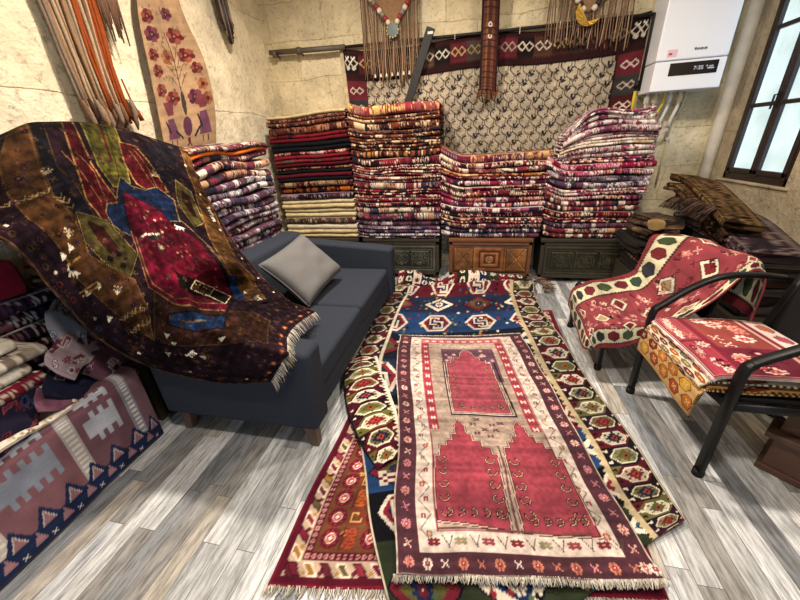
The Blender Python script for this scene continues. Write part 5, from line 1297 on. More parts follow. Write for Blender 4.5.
rows = [   # u: 0 far .. 1 near
 [(.70, 2.46, .245), (.685, 2.2, .235), (.67, 1.98, .225), (.675, 1.905, .225), (.72, 1.90, .225)],
 [(.705, 2.47, .33), (.69, 2.2, .33), (.68, 1.98, .33), (.685, 1.91, .31), (.735, 1.895, .225)],
 [(.73, 2.50, .372), (.72, 2.2, .372), (.715, 1.99, .372), (.72, 1.925, .362), (.76, 1.89, .24)],
 [(.86, 2.62, .378), (.85, 2.3, .378), (.84, 2.02, .378), (.84, 1.935, .368), (.86, 1.895, .25)],
 [(1.05, 2.70, .385), (1.02, 2.35, .385), (.98, 2.05, .385), (.96, 1.955, .375), (.95, 1.905, .29)],
 [(1.19, 2.72, .44), (1.155, 2.38, .415), (1.12, 2.10, .40), (1.09, 1.985, .385), (1.06, 1.935, .35)],
 [(1.23, 2.72, .60), (1.25, 2.40, .60), (1.27, 2.13, .57), (1.27, 2.02, .54), (1.27, 1.97, .52)],
 [(1.25, 2.72, .69), (1.325, 2.42, .745), (1.36, 2.16, .735), (1.385, 2.03, .72), (1.39, 1.985, .68)],
 [(1.29, 2.72, .71), (1.37, 2.43, .765), (1.42, 2.16, .760), (1.445, 2.03, .745), (1.455, 1.985, .69)],
 [(1.33, 2.70, .66), (1.41, 2.43, .72), (1.455, 2.16, .70), (1.48, 2.03, .66), (1.485, 1.97, .62)],
 [(1.35, 2.68, .45), (1.43, 2.40, .46), (1.46, 2.15, .45), (1.49, 2.03, .43), (1.48, 1.95, .42)]]
P = net(rows, np.linspace(0, 1, c.nx), np.linspace(0, 1, c.ny)); X, Y = P[..., 0], P[..., 1]
P[..., 2] += .008*vnoise(X*9, Y*9, 31)+.006*np.sin(Y*22)*(X < .72); P[..., 0] += .010*np.sin(Y*16)*(X > 1.2)
o = sheet('draped_kilim', P, c.a, M['flat'], None, thick=.006, flip=False); tag(o, 'red kilim with cream hexagon borders draped over the far armchair', 'kilim')

# ================================================================ WOODEN BOX WITH A RUG, RIGHT EDGE
e = empty('wooden_box', (1.36, 1.38, 0), 'dark brown wooden box at the right edge beneath the near armchair', 'box')
def bq(o, la0, la1, lb0, lb1, z0, z1):
    A_ = np.array((.69, .72)); B2 = np.array((.72, -.69)); O = np.array(o)
    q = [O+A_*la0+B2*lb0, O+A_*la0+B2*lb1, O+A_*la1+B2*lb1, O+A_*la1+B2*lb0]
    return [(p[0], p[1], z0) for p in q]+[(p[0], p[1], z1) for p in q]
CB = (1.25, 1.345)
b = MB(); b.hexa(bq(CB, .03, .27, .02, .145, .03, .185)); b.build('body', M['box'], e, bevel=.004)
b = MB(); b.hexa(bq(CB, 0, .30, -.01, .158, .185, .215)); b.build('lid', M['box'], e, bevel=.005)
b = MB(); b.hexa(bq(CB, .05, .28, .02, .15, .215, .24)); b.build('upper_step', M['box'], e, bevel=.004)
b = MB(); b.hexa(bq(CB, .02, .28, .005, .15, 0, .032)); b.build('plinth', M['box'], e, bevel=.004)
V, F, C, caps = folded_mesh(.20, .12, .05, ['7a1c2c', 'e0d8c8', '8a2434', 'd8cfc0', '5a1424', '2c1a20', 'e0d8c8'], 'stripe', 78, 2)
add_folded('folded_rug', V, F, C, caps, math.atan2(.72, .69), (1.25+.06*.69+.025*.72, 1.345+.06*.72-.025*.69, .243), 'small crimson and white folded rug lying on the brown wooden box', 'rug')

# ================================================================ BROWN RUG PILE BY THE WINDOW WALL
BR1 = ['4a3428', '5c4232', '2f211b', '7a5f44', '3c2a24', '241a18', '8a7258']
BR2 = ['5c442c', '6f5436', '33241a', '7d6443', '463220', '241a14', '6f5a3c']
BR3 = ['331824', '42202e', '20121a', '7a6a66', '2c1c32', '18121a', '5a3040']
BR4 = ['241d1a', '2e2420', '1a1514', '4a3c34', '241d1a', '1a1514', '5a4a40']
items = [  # bottom -> top: y0 (near), y1 (far), x, thickness, palette, style, nb, label, near-end drop
 (2.36, 3.30, 1.68, .20, BR4, 'plain', 2, 'dark brown folded blanket at the bottom of the pile by the window wall'),
 (2.42, 3.36, 1.64, .12, BR1, 'mix', 2, 'brown folded rug, second from bottom of the pile by the window wall'),
 (2.40, 3.34, 1.66, .09, BR4, 'plain', 2, 'near black folded blanket with a pale piped edge by the window wall'),
 (2.45, 3.38, 1.60, .07, BR3, 'motif', 2, 'plum and navy folded rug beneath the long fringed one by the window wall'),
 (2.42, 3.32, 1.62, .085, BR3, 'stripe', 3, 'purple striped folded rug in the window wall pile'),
 (2.60, 3.36, 1.56, .09, BR1, 'motif', 2, 'shaggy dark brown folded rug with fringe in the window wall pile'),
 (2.66, 3.42, 1.53, .065, BR2, 'mix', 2, 'tan and brown folded rug, second from top of the window wall pile'),
 (2.56, 3.46, 1.54, .060, BR2, 'motif', 1, 'golden brown patterned rug, topmost of the window wall pile')]
zz = .26
b = MB(); b.box(1.66, XR-.06, 2.36, 3.40, .20, .255)
for x in (1.70, 2.02):
    for y in (2.42, 3.28): b.box(x, x+.05, y, y+.05, 0, .20)
o = b.build('low_bench', M['chest_dark'], bevel=.004); tag(o, 'low bench under the brown rug pile by the window wall', 'bench')
for k, (ya, yb, x, t, pal, st, nb, lab) in enumerate(items):
    dr = .03+.026*k
    zf = (lambda dr, k: (lambda u: -dr*np.clip((u-.25)/.75, 0, 1)**1.4+.010*np.sin(u*7+k)+.0*u))(dr, k)
    yf = (lambda k: (lambda u: .02*np.sin(u*5+k*1.7)+.05*np.clip((.12-u)/.12, 0, 1)))(k)
    Dk = (.40 if k < 5 else .34) if k < 6 else .27
    V, F, C, caps = folded_mesh(yb-ya, Dk, t-.004, pal, st, 800+k, nb, zf=zf, yf=yf, fold_in=.05)
    V[:, 2] -= np.clip(V[:, 1]/.5, 0, 1)*.012*k
    V[:, 2] += .012*vnoise(V[:, 0]*8+k, V[:, 1]*8, 60+k)*(V[:, 2] > t*.5)
    add_folded('folded_rug', V, F, C, caps, -PI/2, (x, yb, zz+.012), lab, 'rug', 'brown rug pile by the window wall', M['pile'] if k > 4 else None)
    zz += t+.001
# fringes of the shaggy rug, and a cardboard coloured flap
fp = [(1.565, y, .905+.01*math.sin(y*9)) for y in np.linspace(2.66, 3.2, 9)]
o = fringe('rug_fringe', fp, 240, .085, None, M['fringe'], 31, drop=.07, cols=('4a3830', '33261f', '6a5244', '241a16'), wid=.0035, dirn=lambda t: (-1, 0, -.15)); tag(o, 'dark brown shaggy fringe hanging from the window wall rug pile', 'fringe')
# lower rugs spilling to the left of the pile, behind the red chair
spill = [(1.33, 2.93, .46, .09, BR4, 'plain', 'nearly black folded blanket, lowest of the heap between chest and red chair'), (1.35, 2.95, .44, .08, BR1, 'stripe', 'dark striped folded rug, second from bottom between chest and red chair'), (1.30, 2.95, .50, .10, BR4, 'plain', 'black brown folded blanket, third from bottom between chest and red chair'), (1.34, 2.96, .46, .09, BR1, 'mix', 'brown folded rug, second from top between chest and red chair'), (1.36, 2.98, .42, .085, BR1, 'motif', 'brown patterned folded rug, topmost of the heap beside the rightmost chest')]
zz = .30
b = MB(); b.box(1.33, 1.60, 2.94, 3.46, 0, .295); o = b.build('low_stool', M['chest_dark'], bevel=.01); tag(o, 'plain dark stool under the brown heap next to the rightmost chest', 'stool')
for k, (x, ya, L_, t, pal, st, lab) in enumerate(spill):
    V, F, C, caps = folded_mesh(L_, .24, t-.004, pal, st, 860+k, 2, fold_in=.04, zf=(lambda k: (lambda u: .012*np.sin(u*5+k)))(k))
    add_folded('folded_rug', V, F, C, caps, -PI/2, (x-.03+.0*k, ya+L_, zz), lab, 'rug', 'brown rug pile by the window wall')
    zz += t+.002
cv = motif_cv(.2, .15, '94794f', ['8a6c44', 'a08660'], 15, dens=.3)
drape('cardboard_flap', [[(1.34, 2.98, .762), (1.36, 2.97, .768), (1.39, 2.98, .762)], [(1.31, 2.965, .758), (1.355, 2.955, .765), (1.41, 2.96, .758)], [(1.30, 2.945, .74), (1.35, 2.94, .745), (1.42, 2.935, .74)], [(1.31, 2.925, .70), (1.36, 2.92, .69), (1.41, 2.925, .705)]], cv, 'small tan flap sticking out of the brown rug pile', 'flap', None, noise=.001)
# ================================================================ BACK WALL: KILIM ON ITS RAIL
YK = YB-.055
Wk, Hk = 2.84, 1.36
c = Cv(Wk, Hk, 150, 'b9a98c'); r = random.Random(22)
gx, gy = .115, .15      # lattice field
for j in range(-1, 19):
    for i in range(-1, 26):
        cx = i*gx+(gx/2 if j % 2 else 0); cy = j*gy*.5+.06
        c.line([(cx, cy-.035), (cx+.022, cy-.012), (cx+.022, cy+.015), (cx+.055, cy+.045)], .009, '4a3028')
        c.line([(cx+.022, cy-.012), (cx+.055, cy-.035)], .009, '5a3a2c')
        c.line([(cx-.03, cy+.03), (cx, cy+.012), (cx, cy-.02)], .007, '5a3a2c')
        q = (i*3+j*5) % 9
        col = '22304e' if q in (0, 5) else ('33241e' if q in (1, 2, 6) else ('7a5a34' if q in (3, 7) else '6a2a2c'))
        c.stamp(["a..aa", "aa.a.", "aaaaa", ".aaa.", "..a.."] if q in (0, 5, 1) else ["a.a.", ".aaa", "aa..", "..a."], cx-.012, cy+.045, .0115, {'a': col}, .2)
def xmotif(cx, cy, rx, ry, col):
    c.line([(cx-rx, cy), (cx-rx*.45, cy-ry), (cx, cy), (cx+rx*.45, cy-ry), (cx+rx, cy)], .010, col); c.line([(cx-rx, cy), (cx-rx*.45, cy+ry), (cx, cy), (cx+rx*.45, cy+ry), (cx+rx, cy)], .010, col)
bt = .27
grounds = ['2a1e1e', '7a2030', '4a3a30', '5a2e22', '4a2c22', '6a4a34', '2e2220', '8a2236', '5a4a44', '3a2220', '8a2236', '2c2020', '6a3c28', '5a2a22', '4a3430', '6a2c30', '4a2c2a', '2a1e1e']
c.rect(0, 0, Wk, bt, '4a1f22')
w = Wk/len(grounds)
for k, g in enumerate(grounds):
    c.rect(k*w, .05, k*w+w, bt-.045, g)
    xmotif(k*w+w/2, bt/2, .07, .033, ['d8ccb8', 'e0c8b4', 'a89a84', '8a5a3a', 'b08a4a', 'd8b06a'][(k*5) % 6])
    for q in range(6):
        c.poly([(k*w+q*w/6, .05), (k*w+(q+.5)*w/6, .075), (k*w+(q+1)*w/6, .05)], '4a1f22'); c.poly([(k*w+q*w/6, bt-.045), (k*w+(q+.5)*w/6, bt-.07), (k*w+(q+1)*w/6, bt-.045)], '4a1f22')
for cx in (w/2, Wk-w/2):
    for (dx, dy) in ((-.03, -.04), (.03, -.04), (-.03, .04), (.03, .04)): c.stamp(["a..a", "aaaa", ".aa."], cx+dx, bt/2+dy, .010, {'a': 'ddd2be'})
sb = .22
for side in (0, 1):
    x0 = 0 if side == 0 else Wk-sb
    for k in range(7):
        y0 = bt+k*.16; c.rect(x0, y0, x0+sb, y0+.16, ['8a2236', '45423f', '6a2026', '4a3a34', '7a2030', '3a3634', '6a2026'][k]); xmotif(x0+sb/2, y0+.08, .07, .03, 'b8a590' if k % 2 else 'd8b8a8')
    c.rect(x0+(sb-.012 if side == 0 else 0), bt, x0+(sb if side == 0 else .012), Hk, '3a1a1c')
c.rect(0, 0, Wk, .014, '2e1618'); c.rect(sb, bt-.012, Wk-sb, bt, '2e1618')
c.wear(.14, 141, .06); c.a = mute(c.a, .72)*.97
xs = np.linspace(-1.375, 1.385, 13)
tie = [.0, -.022, -.030, -.03, -.02, -.005, .0, -.01, -.03, -.032, -.025, -.012, .02]
ztp = [2.285+0*x for x in xs]
rows = [[(x, YK-.004, z+tie[i]) for i, (x, z) in enumerate(zip(xs, ztp))]]
for f in (.25, .5, .75, 1.0): rows.append([(x*(1-.0*f)+.012*f, YK-.008+.010*math.sin(x*5+f*3), z+tie[i]*(1-f)-f*Hk) for i, (x, z) in enumerate(zip(xs, ztp))])
rows[0][0] = (-1.385, YK-.004, 2.30)
P = net(rows, np.linspace(0, 1, c.nx), np.linspace(0, 1, c.ny))
ek = empty('hanging_kilim', (0, YK, 1.2), 'large beige and maroon lattice kilim hung across the back wall', 'kilim')
sheet('weave', P, c.a, M['flat'], ek, thick=.005, flip=True)
cb = Cv(2.92, 1.18, 60, 'c3b594'); cb.wear(.06, 3)
rows = [[(x, YK+.012, z) for x, z in ((-1.43, 2.335), (-.7, 2.32), (0, 2.315), (.7, 2.315), (1.44, 2.325))], [(x, YK+.012, z) for x, z in ((-1.39, 1.15), (-.7, 1.15), (0, 1.15), (.7, 1.15), (1.40, 1.15))]]
P = net(rows, np.linspace(0, 1, cb.nx), np.linspace(0, 1, cb.ny)); sheet('backing_cloth', P, cb.a, M['flat'], ek, thick=.003, flip=True)
# rail
e = empty('hanging_rail', (0, YB-.07, 2.33), 'dark metal rail with a down post along the back wall holding the kilim', 'rail')
YR = YB-.085
a = at(270, 53, 1, YR); b_ = at(345, 47, 1, YR); d = at(655, 14, 1, YR)
b = MB(); b.tube([a, b_], .024, 14); b.build('pipe', M['pipe'], e, smooth=True)
b = MB(); b.tube([b_, (0, YR, (b_[2]+d[2])/2-.004), d], .013, 10); b.build('rod', M['iron'], e, smooth=True)
dn = at(641, 100, 1, YR); b = MB(); b.tube([d, (d[0], YR, d[2]-.01), (d[0]-.0, YR, 1.72)], .014, 10); b.build('post', M['iron'], e, smooth=True)
for x, y in ((275, 54), (299, 51)):
    p = at(x, y, 1, YR); b = MB(); b.tube([(p[0]-.02, YR, p[2]), (p[0]+.02, YR, p[2])], .034, 14); b.tube([(p[0], YR, p[2]), (p[0], YB+.01, p[2]-.02)], .010, 8); b.build('bracket', M['pipe'], e, smooth=True)
for x in (455, 520, 560):
    p = at(x, 33-(x-455)*.09, 1, YR); b = MB(); b.tube([(p[0], YR-.014, p[2]+.015), (p[0], YR-.014, p[2]-.05)], .003, 6); b.build('tie', M['whitepipe'], e)
# black flat bar leaning in front of the rail
YV = YB-.14
p0 = at(402, 108, 1, YV); p1 = at(431, 27, 1, YV)
b = MB(); dx = .038
b.hexa([(p0[0]-dx, YV-.012, p0[2]-.12), (p0[0]+dx, YV-.012, p0[2]-.12), (p0[0]+dx, YV+.012, p0[2]-.12), (p0[0]-dx, YV+.012, p0[2]-.12), (p1[0]-dx, YV-.012, p1[2]+.01), (p1[0]+dx, YV-.012, p1[2]-.02), (p1[0]+dx, YV+.012, p1[2]-.02), (p1[0]-dx, YV+.012, p1[2]+.01)])
o = empty('metal_bar', (p0[0], YV, p0[2]), 'black flat metal bar leaning diagonally in front of the hanging kilim', 'bar')
b.build('flat', M['iron'], o, bevel=.003)
b = MB(); b.box(p1[0]-.03, p1[0]+.02, YV-.016, YV-.013, p1[2]-.055, p1[2]-.035); b.build('rivet_plate', M['whitepipe'], o)

def strands(root, xs, ax, base, ztop, zbot, rad, cols, seed, name='strand', tip=0.0, jit=.02, inward=None, kind=None):
    r = random.Random(seed)
    for i, x in enumerate(xs):
        zt = ztop(x) if callable(ztop) else ztop; zb = (zbot(x) if callable(zbot) else zbot)+r.uniform(-jit, jit)
        pts = []
        for k in range(7):
            f = k/6.; q = x+.006*math.sin(f*5+i)+r.uniform(-.002, .002); o_ = base+r.uniform(-.004, .004)
            if inward: q += inward(x)*f
            pts.append((q, o_, zt+(zb-zt)*f) if ax == 'x' else (o_, q, zt+(zb-zt)*f))
        rr_ = [rad*(1+tip*(k >= 5)) for k in range(7)]
        b = MB(); b.tube(pts, rr_, 6); o = b.build(name, cols[i % len(cols)], root, smooth=True)
YN1 = {k: plain('yarn_'+k, v, .9, noise=.25, nscale=60, bump=.5, bscale=200, spec=.1) for k, v in (('brown', '6b5040'), ('grey', '7d6c5c'), ('orange', '86401e'), ('dark', '38281f'), ('beige', 'a18a70'), ('rust', '7a3a20'), ('tan', '8a6c50'))}

# ---------------------------------------------------------------- beaded necklaces on the back wall
def necklace(vx, vz, halfw, toph, fx0, fx1, zb, label, gold, seed, segcols):
    e = empty('beaded_necklace', (vx, YB-.12, vz), label, 'necklace', 'beaded necklace hangings on the back wall')
    r = random.Random(seed); YN = YB-.125
    b = MB()   # woven ground cloth inside the V
    b.hexa([(vx-.01, YN+.018, vz+.02), (vx+.01, YN+.018, vz+.02), (vx+.01, YN+.022, vz+.02), (vx-.01, YN+.022, vz+.02), (vx-halfw, YN+.018, vz+toph), (vx+halfw, YN+.018, vz+toph), (vx+halfw, YN+.022, vz+toph), (vx-halfw, YN+.022, vz+toph)])
    b.build('net_ground', YN1['tan'], e)
    for s in (-1, 1):
        n = 13
        for k in range(n):
            f0 = (k+.08)/n; f1 = (k+.92)/n
            p0 = (vx+s*(.03+halfw*f0), YN, vz+.02+toph*f0); p1 = (vx+s*(.03+halfw*f1), YN, vz+.02+toph*f1)
            b = MB(); b.tube([p0, ((p0[0]+p1[0])/2, YN-.004, (p0[2]+p1[2])/2), p1], [.020, .024, .020], 10); b.build('bead', segcols[k % len(segcols)], e, smooth=True)
    b = MB()
    if gold:
        pts = []
        n = 15
        V = [(vx, YN-.02, vz-.055)]
        for k in range(n):
            t = PI*.04+PI*1.0*k/(n-1); V.append((vx+.105*math.cos(t+.5)*1.0, YN-.035+.004*(k % 2), vz-.055+.105*math.sin(t+.5)*-1.0+.07))
        V2 = [(x, y+.012, z) for x, y, z in V]; m_ = len(V)
        b.v = V+V2; b.f = [(0, k, k+1) for k in range(1, m_-1)]+[(m_, m_+k+1, m_+k) for k in range(1, m_-1)]+[(k, m_+k, m_+k+1, k+1) for k in range(1, m_-1)]+[(m_-1, 2*m_-1, m_, 0), (0, m_, m_+1, 1)]
        b.build('fan_pendant', M['gold'], e)
    else:
        b.tube([(vx, YN-.026, vz-.03), (vx, YN+.006, vz-.03)], [.062, .055], 14); b.build('stone_pendant', plain('teal_stone', '2c4446', .4, noise=.4, nscale=40), e, bevel=.006)
        b = MB()
        for k in range(12): t = k*PI/6; b.tube([(vx+.058*math.cos(t), YN-.032, vz-.03+.058*math.sin(t)), (vx+.058*math.cos(t), YN-.022, vz-.03+.058*math.sin(t))], .006, 6)
        b.build('pendant_rim', M['gold'], e)
    n = 36
    def zt(x): return vz-.02+toph*min(abs(x-vx)/halfw, 1.0)
    def zbv(x): return zb+.06*math.sin((x-fx0)/(fx1-fx0)*PI*0+x*3)
    strands(e, list(np.linspace(fx0, fx1, n)), 'x', YN+.022, zt, zbv, .0052, [YN1['brown'], YN1['tan'], YN1['grey'], YN1['brown'], YN1['beige']], seed, 'fringe_strand', jit=.05)
    for k in range(7):
        b = MB(); x = fx0+.1+(fx1-fx0-.2)*k/6; b.tube([(x, YN+.02, zb+.03), (x, YN+.02, zb-.0)], [.006, .012], 8); b.build('metal_tip', M['whitepipe'] if not gold else YN1['dark'], e)
wb = plain('white_bead', 'cfc4b0', .5, noise=.1); rb = plain('red_bead', '8a2c26', .5, noise=.1); bb = plain('black_bead', '26211f', .4, noise=.1); gb = plain('grey_bead', '7d7468', .5)
V1 = at(393, 27, 1, YB-.125); V2_ = at(588, 14, 1, YB-.125)
necklace(V1[0], V1[2], .34, .42, -1.15, -.60, 2.02, 'beaded V necklace with a teal round stone on the left of the back wall', False, 3, [wb, rb, gb, wb, rb, gb])
necklace(V2_[0], V2_[2], .34, .42, .55, 1.22, 2.10, 'beaded V necklace with a brass fan pendant, nearer the boiler', True, 4, [wb, bb, wb, bb, bb])

# ---------------------------------------------------------------- brown woven strap
cs_ = Cv(.17, .95, 200, '4a2c24')
for x, cl in ((.0, '2e1a18'), (.03, '6a3c2c'), (.055, '8a5a3c'), (.07, '5a3024'), (.10, '7a4a34'), (.125, '5a2c24'), (.15, '2e1a18')): cs_.rect(x, 0, .17 if x == .15 else x+.03, .95, cl)
for z in (.10, .38, .47): cs_.ell(.085, z, .017, .022, 'cdbfae'); cs_.ell(.085, z, .007, .010, '4a2c24')
for k in range(19): cs_.rect(0, k*.05, .17, k*.05+.006, '3a221c')
cs_.wear(.15, 9)
YS = YB-.17; T1, T2 = at(483, -20, 1, YS), at(501, -20, 1, YS); B1, B2 = at(479, 90, 1, YS), at(496, 92, 1, YS)
P = net([[T1, ((T1[0]+T2[0])/2, YS-.008, T1[2]), T2], [tuple((np.array(T1)+np.array(B1))/2), ((T1[0]+B2[0])/2, YS-.012, (T1[2]+B1[2])/2), tuple((np.array(T2)+np.array(B2))/2)], [B1, ((B1[0]+B2[0])/2, YS-.008, B1[2]), B2]], np.linspace(0, 1, cs_.nx), np.linspace(0, 1, cs_.ny))
es = empty('woven_strap', (B1[0], YS, B1[2]), 'long brown woven strap hanging down over the middle of the wall kilim', 'strap')
sheet('band', P, cs_.a, M['strapm'], es, thick=.012, flip=True)
strands(es, list(np.linspace(B1[0]-.01, B2[0]+.01, 14)), 'x', YS, B1[2]+.01, lambda x: B1[2]-.075, .006, [YN1['dark'], YN1['rust'], YN1['brown']], 5, 'tassel', jit=.03)

# ================================================================ LEFT WALL HANGINGS
XW = XL+.055
et = empty('tassel_hanging', (XW, 1.93, 1.6), 'long brown and orange yarn tassel hanging on the left wall above the draped rug', 'tassel')
colr = [YN1['grey'], YN1['beige'], YN1['brown'], YN1['tan'], YN1['orange'], YN1['orange'], YN1['grey'], YN1['beige'], YN1['brown'], YN1['orange'], YN1['rust'], YN1['orange']]
ys = [1.80+.26*k/27 for k in range(28)]
pal_ = [YN1['grey'], YN1['tan'], YN1['beige'], YN1['brown'], YN1['beige'], YN1['tan'], YN1['grey'], YN1['beige'], YN1['orange'], YN1['orange'], YN1['beige'], YN1['brown'], YN1['beige'], YN1['orange'], YN1['orange'], YN1['rust']]
r = random.Random(31)
for i in range(28):
    y = ys[i]; x = XW+r.uniform(-.012, .018); ytop = 1.76+.36*i/27; zb = 1.66+r.uniform(-.03, .03)-.03*(i > 20)
    pts = [(x+.004*math.sin(k), ytop+(y-ytop)*min(k/6.*1.1, 1)+.004*math.sin(k*2+i), 2.62+(zb-2.62)*k/7.) for k in range(8)]
    b = MB(); b.tube(pts, [.010, .011, .011, .010, .010, .009, .008, .010], 7, flat=None); b.build('strand', pal_[(i*16)//28], et, smooth=True)
for i in range(22):   # woolly ends
    y = 1.79+.0145*i; x = XW+r.uniform(-.015, .025); zb = 1.70+r.uniform(-.05, .02)
    b = MB(); b.tube([(x, y, zb+.03), (x, y+.003, zb), (x+.004, y+.005, zb-.05), (x, y+.004, zb-.095)], [.008, .014, .015, .004], 7); b.build('tassel_end', [YN1['brown'], YN1['grey'], YN1['tan'], YN1['dark']][i % 4], et, smooth=True)
b = MB(); b.tube([(XW, 1.74, 2.62), (XW, 2.14, 2.62)], .018, 10); b.build('header_rod', YN1['dark'], et, smooth=True)
b = MB(); b.tube([(XW+.01, 2.09, 1.86), (XW+.015, 2.10, 1.76), (XW+.012, 2.13, 1.68)], [.005, .005, .005], 6); b.tube([(XW+.012, 2.128, 1.69), (XW+.012, 2.14, 1.63)], [.010, .014], 8); b.build('orange_tail', YN1['rust'], et, smooth=True)
b = MB()
for i in range(14):
    y = 2.08+.13*i/13; b.tube([(XW+.03, y, 2.62), (XW+.035, y+.004, 2.35), (XW+.03, y+.008*math.sin(i), 2.10+.05*math.sin(i*2.3))], [.009, .009, .004], 6)
o = b.build('shaggy_side_tuft', YN1['brown'], et, smooth=True)

# embroidered strip
ce = Cv(.62, 1.35, 190, 'b08a62'); r = random.Random(8)
ce.rect(0, 0, .008, 1.35, '8a6842'); ce.rect(.612, 0, .62, 1.35, '8a6842')
def bloom(x, y, rx, ry, cols=('7a2028', 'a04a3a', '5a1a2a', 'b5683a')):
    for k in range(6):
        t = k*PI/3+.3; ce.ell(x+rx*.6*math.cos(t), y+ry*.6*math.sin(t), rx*.42, ry*.38, cols[k % 2])
    ce.ell(x, y, rx*.35, ry*.35, cols[2]); ce.ell(x, y, rx*.15, ry*.15, cols[3])
yo = .25
for (u, v, rx, ry) in ((.20, .05, .075, .045), (.62, .04, .07, .04), (.22, .16, .085, .05), (.65, .18, .09, .055), (.16, .285, .055, .04), (.40, .31, .07, .05), (.72, .31, .08, .05), (.18, .385, .05, .04), (.82, .40, .055, .04), (.17, .50, .05, .04), (.85, .51, .05, .04), (.33, .56, .075, .045), (.70, .58, .07, .05), (.88, .61, .05, .045)):
    bloom(u*.62, (v*.78+.22)*1.35*.98, rx*1.05, ry*1.1, r.choice([('7a2028', 'a04a3a', '5a1a2a', 'b5683a'), ('6a2440', '8a3a4a', '3a2a3a', 'a0603a'), ('a0522a', 'b5683a', '6a2a24', '7a2028')]))
def V_(v): return (v*.69+.195)*1.35
for k in range(60): ce.stamp(LEAF, r.uniform(.06, .56), V_(r.uniform(0, .62)), .0045, {'a': r.choice(['6a5a44', '8a5a4a', '7a3a34']), 'b': '7a5a3a'}, r.random()*3)
ce.line([(.31, V_(.72)), (.31, V_(.35)), (.29, V_(.2))], .010, '5a4a3a')
for s in (-1, 1):
    for k in range(4): ce.line([(.31, V_(.60-.06*k)), (.31+s*.07, V_(.52-.07*k)), (.31+s*.10, V_(.50-.07*k))], .006, '5a5040')
ce.ell(.31, V_(.70), .022, .08, '4a3f36')
for s in (-1, 1):
    x = .31+s*.17; ce.poly([(x-.05, V_(.66)), (x+.05, V_(.67)), (x+.04, V_(.76)), (x-.02, V_(.76))], '8a3a48')
    ce.poly([(x-.03, V_(.78)), (x+.03, V_(.78)), (x+.07, V_(.93)), (x-.05, V_(.93))], '7a4060'); ce.line([(x-.05, V_(.80)), (x-.02, V_(.88))], .016, '2a2a34'); ce.line([(x-s*.10, V_(.93)), (x-s*.04, V_(.88))], .016, '2a2a38')
    ce.line([(x-.02, V_(.94)), (x-.02, V_(.97))], .012, '5a4a3a'); ce.line([(x+.03, V_(.94)), (x+.03, V_(.97))], .012, '5a4a3a')
ce.ell(.31, V_(.86), .048, .062, '6a3450'); ce.line([(.31, V_(.96)), (.29, V_(.99))], .012, '7a1a24'); ce.line([(.31, V_(.96)), (.33, V_(.99))], .012, '7a1a24'); ce.ell(.31, V_(.95), .016, .016, '7a1a24')
ce.wear(.14, 12, .05); _g = (ce.a@np.array([.3, .5, .2]))[..., None]; ce.a = _g+(ce.a-_g)*.8
XE = XL+.045
Lp_ = [(134, -40), (137, 15), (148, 70), (160, 125), (168, 165)]; Rp_ = [(168, -40), (184, 15), (204, 62), (214, 110), (216, 165)]
ctrl = [[tuple(np.array(at(a_[0]+(b__[0]-a_[0])*t, a_[1]+(b__[1]-a_[1])*t, 0, XE))+np.array((.008*math.sin(t*5+i), 0, 0))) for t in (0, .33, .66, 1)] for i, (a_, b__) in enumerate(zip(Lp_, Rp_))]
P = net(ctrl, np.linspace(0, 1, ce.nx), np.linspace(0, 1, ce.ny)); o = sheet('embroidered_panel', P, ce.a, M['flat'], None, thick=.005, flip=True)
tag(o, 'tan embroidered panel with plum flowers and figures on the left wall', 'embroidery')
# small dark tassel near the corner
ed = empty('dark_tassel', (XW, 3.3, 2.35), 'small black and grey tassel hanging high on the left wall near the corner', 'tassel')
r = random.Random(3)
for i in range(12):
    f = i/11.; y0 = 3.22+.14*f; zb = 2.48-.16*abs(math.sin(f*3.0+.2)); 
    b = MB(); b.tube([(XW+r.uniform(-.01, .02), y0, 2.80), (XW+.01, y0+.02, 2.62), (XW+r.uniform(-.01, .02), y0+.04+r.uniform(-.01, .01), 2.48), (XW+.01, y0+.05, zb-.03)], [.012, .014, .010, .012], 7); b.build('strand', [YN1['dark'], bb, YN1['grey'], bb][i % 4], ed, smooth=True)

# ================================================================ BOILER
xa, xb_, yf, yk, za, zb2 = 1.405, 1.918, 3.73, YB-.01, 1.685, 2.44
e = empty('wall_boiler', (1.66, 3.9, za), 'white wall-hung gas boiler with a black display beside the window', 'boiler')
b = MB(); b.box(xa, xb_, yf, yk, 1.902, zb2); b.build('casing', M['boiler'], e, bevel=.012, seg=3)
b = MB(); b.box(xa+.002, xb_-.002, yf, yk, za, 1.897); b.build('control_panel', M['boiler'], e, bevel=.008, seg=3)
b = MB(); b.box(1.517, 1.862, yf-.004, yf+.004, 1.790, 1.880); dsp = b.build('display', M['display'], e, bevel=.002)
def glyphs(txt, x, z, h, parent, mat, name):
    """block lettering in thin raised strokes"""
    G = {'B': "####|#..#|###.|#..#|####", 'a': "....|.##.|...#|.###|.###", 'y': "....|#..#|#..#|.###|..#.", 'm': ".....|####.|#.#.#|#.#.#|#.#.#", 'k': "#...|#.#.|##..|##..|#.#.", '7': "###|..#|..#|.#.|.#.", '5': "###|#..|###|..#|###", ':': ".|#|.|#|.", '3': "###|..#|.##|..#|###", '°': "##|##|..|..|..", 'i': "#|.|#|#|#"}
    b = MB(); p = h/5; cx = x
    for ch in txt:
        if ch == ' ': cx += p*3; continue
        g = G[ch].split('|')
        for j, row in enumerate(g):
            for i, q in enumerate(row):
                if q == '#': b.box(cx+i*p, cx+(i+1)*p, yf-.0065, yf-.003, z+h-(j+1)*p, z+h-j*p)
        cx += (len(g[0])+1)*p
    return b.build(name, mat, parent)
glyphs('Baymak', 1.665, 1.960, .015, e, M['logo'], 'logo')
glyphs('7:35 °', 1.69, 1.822, .026, dsp, M['screen'], 'display_digits')
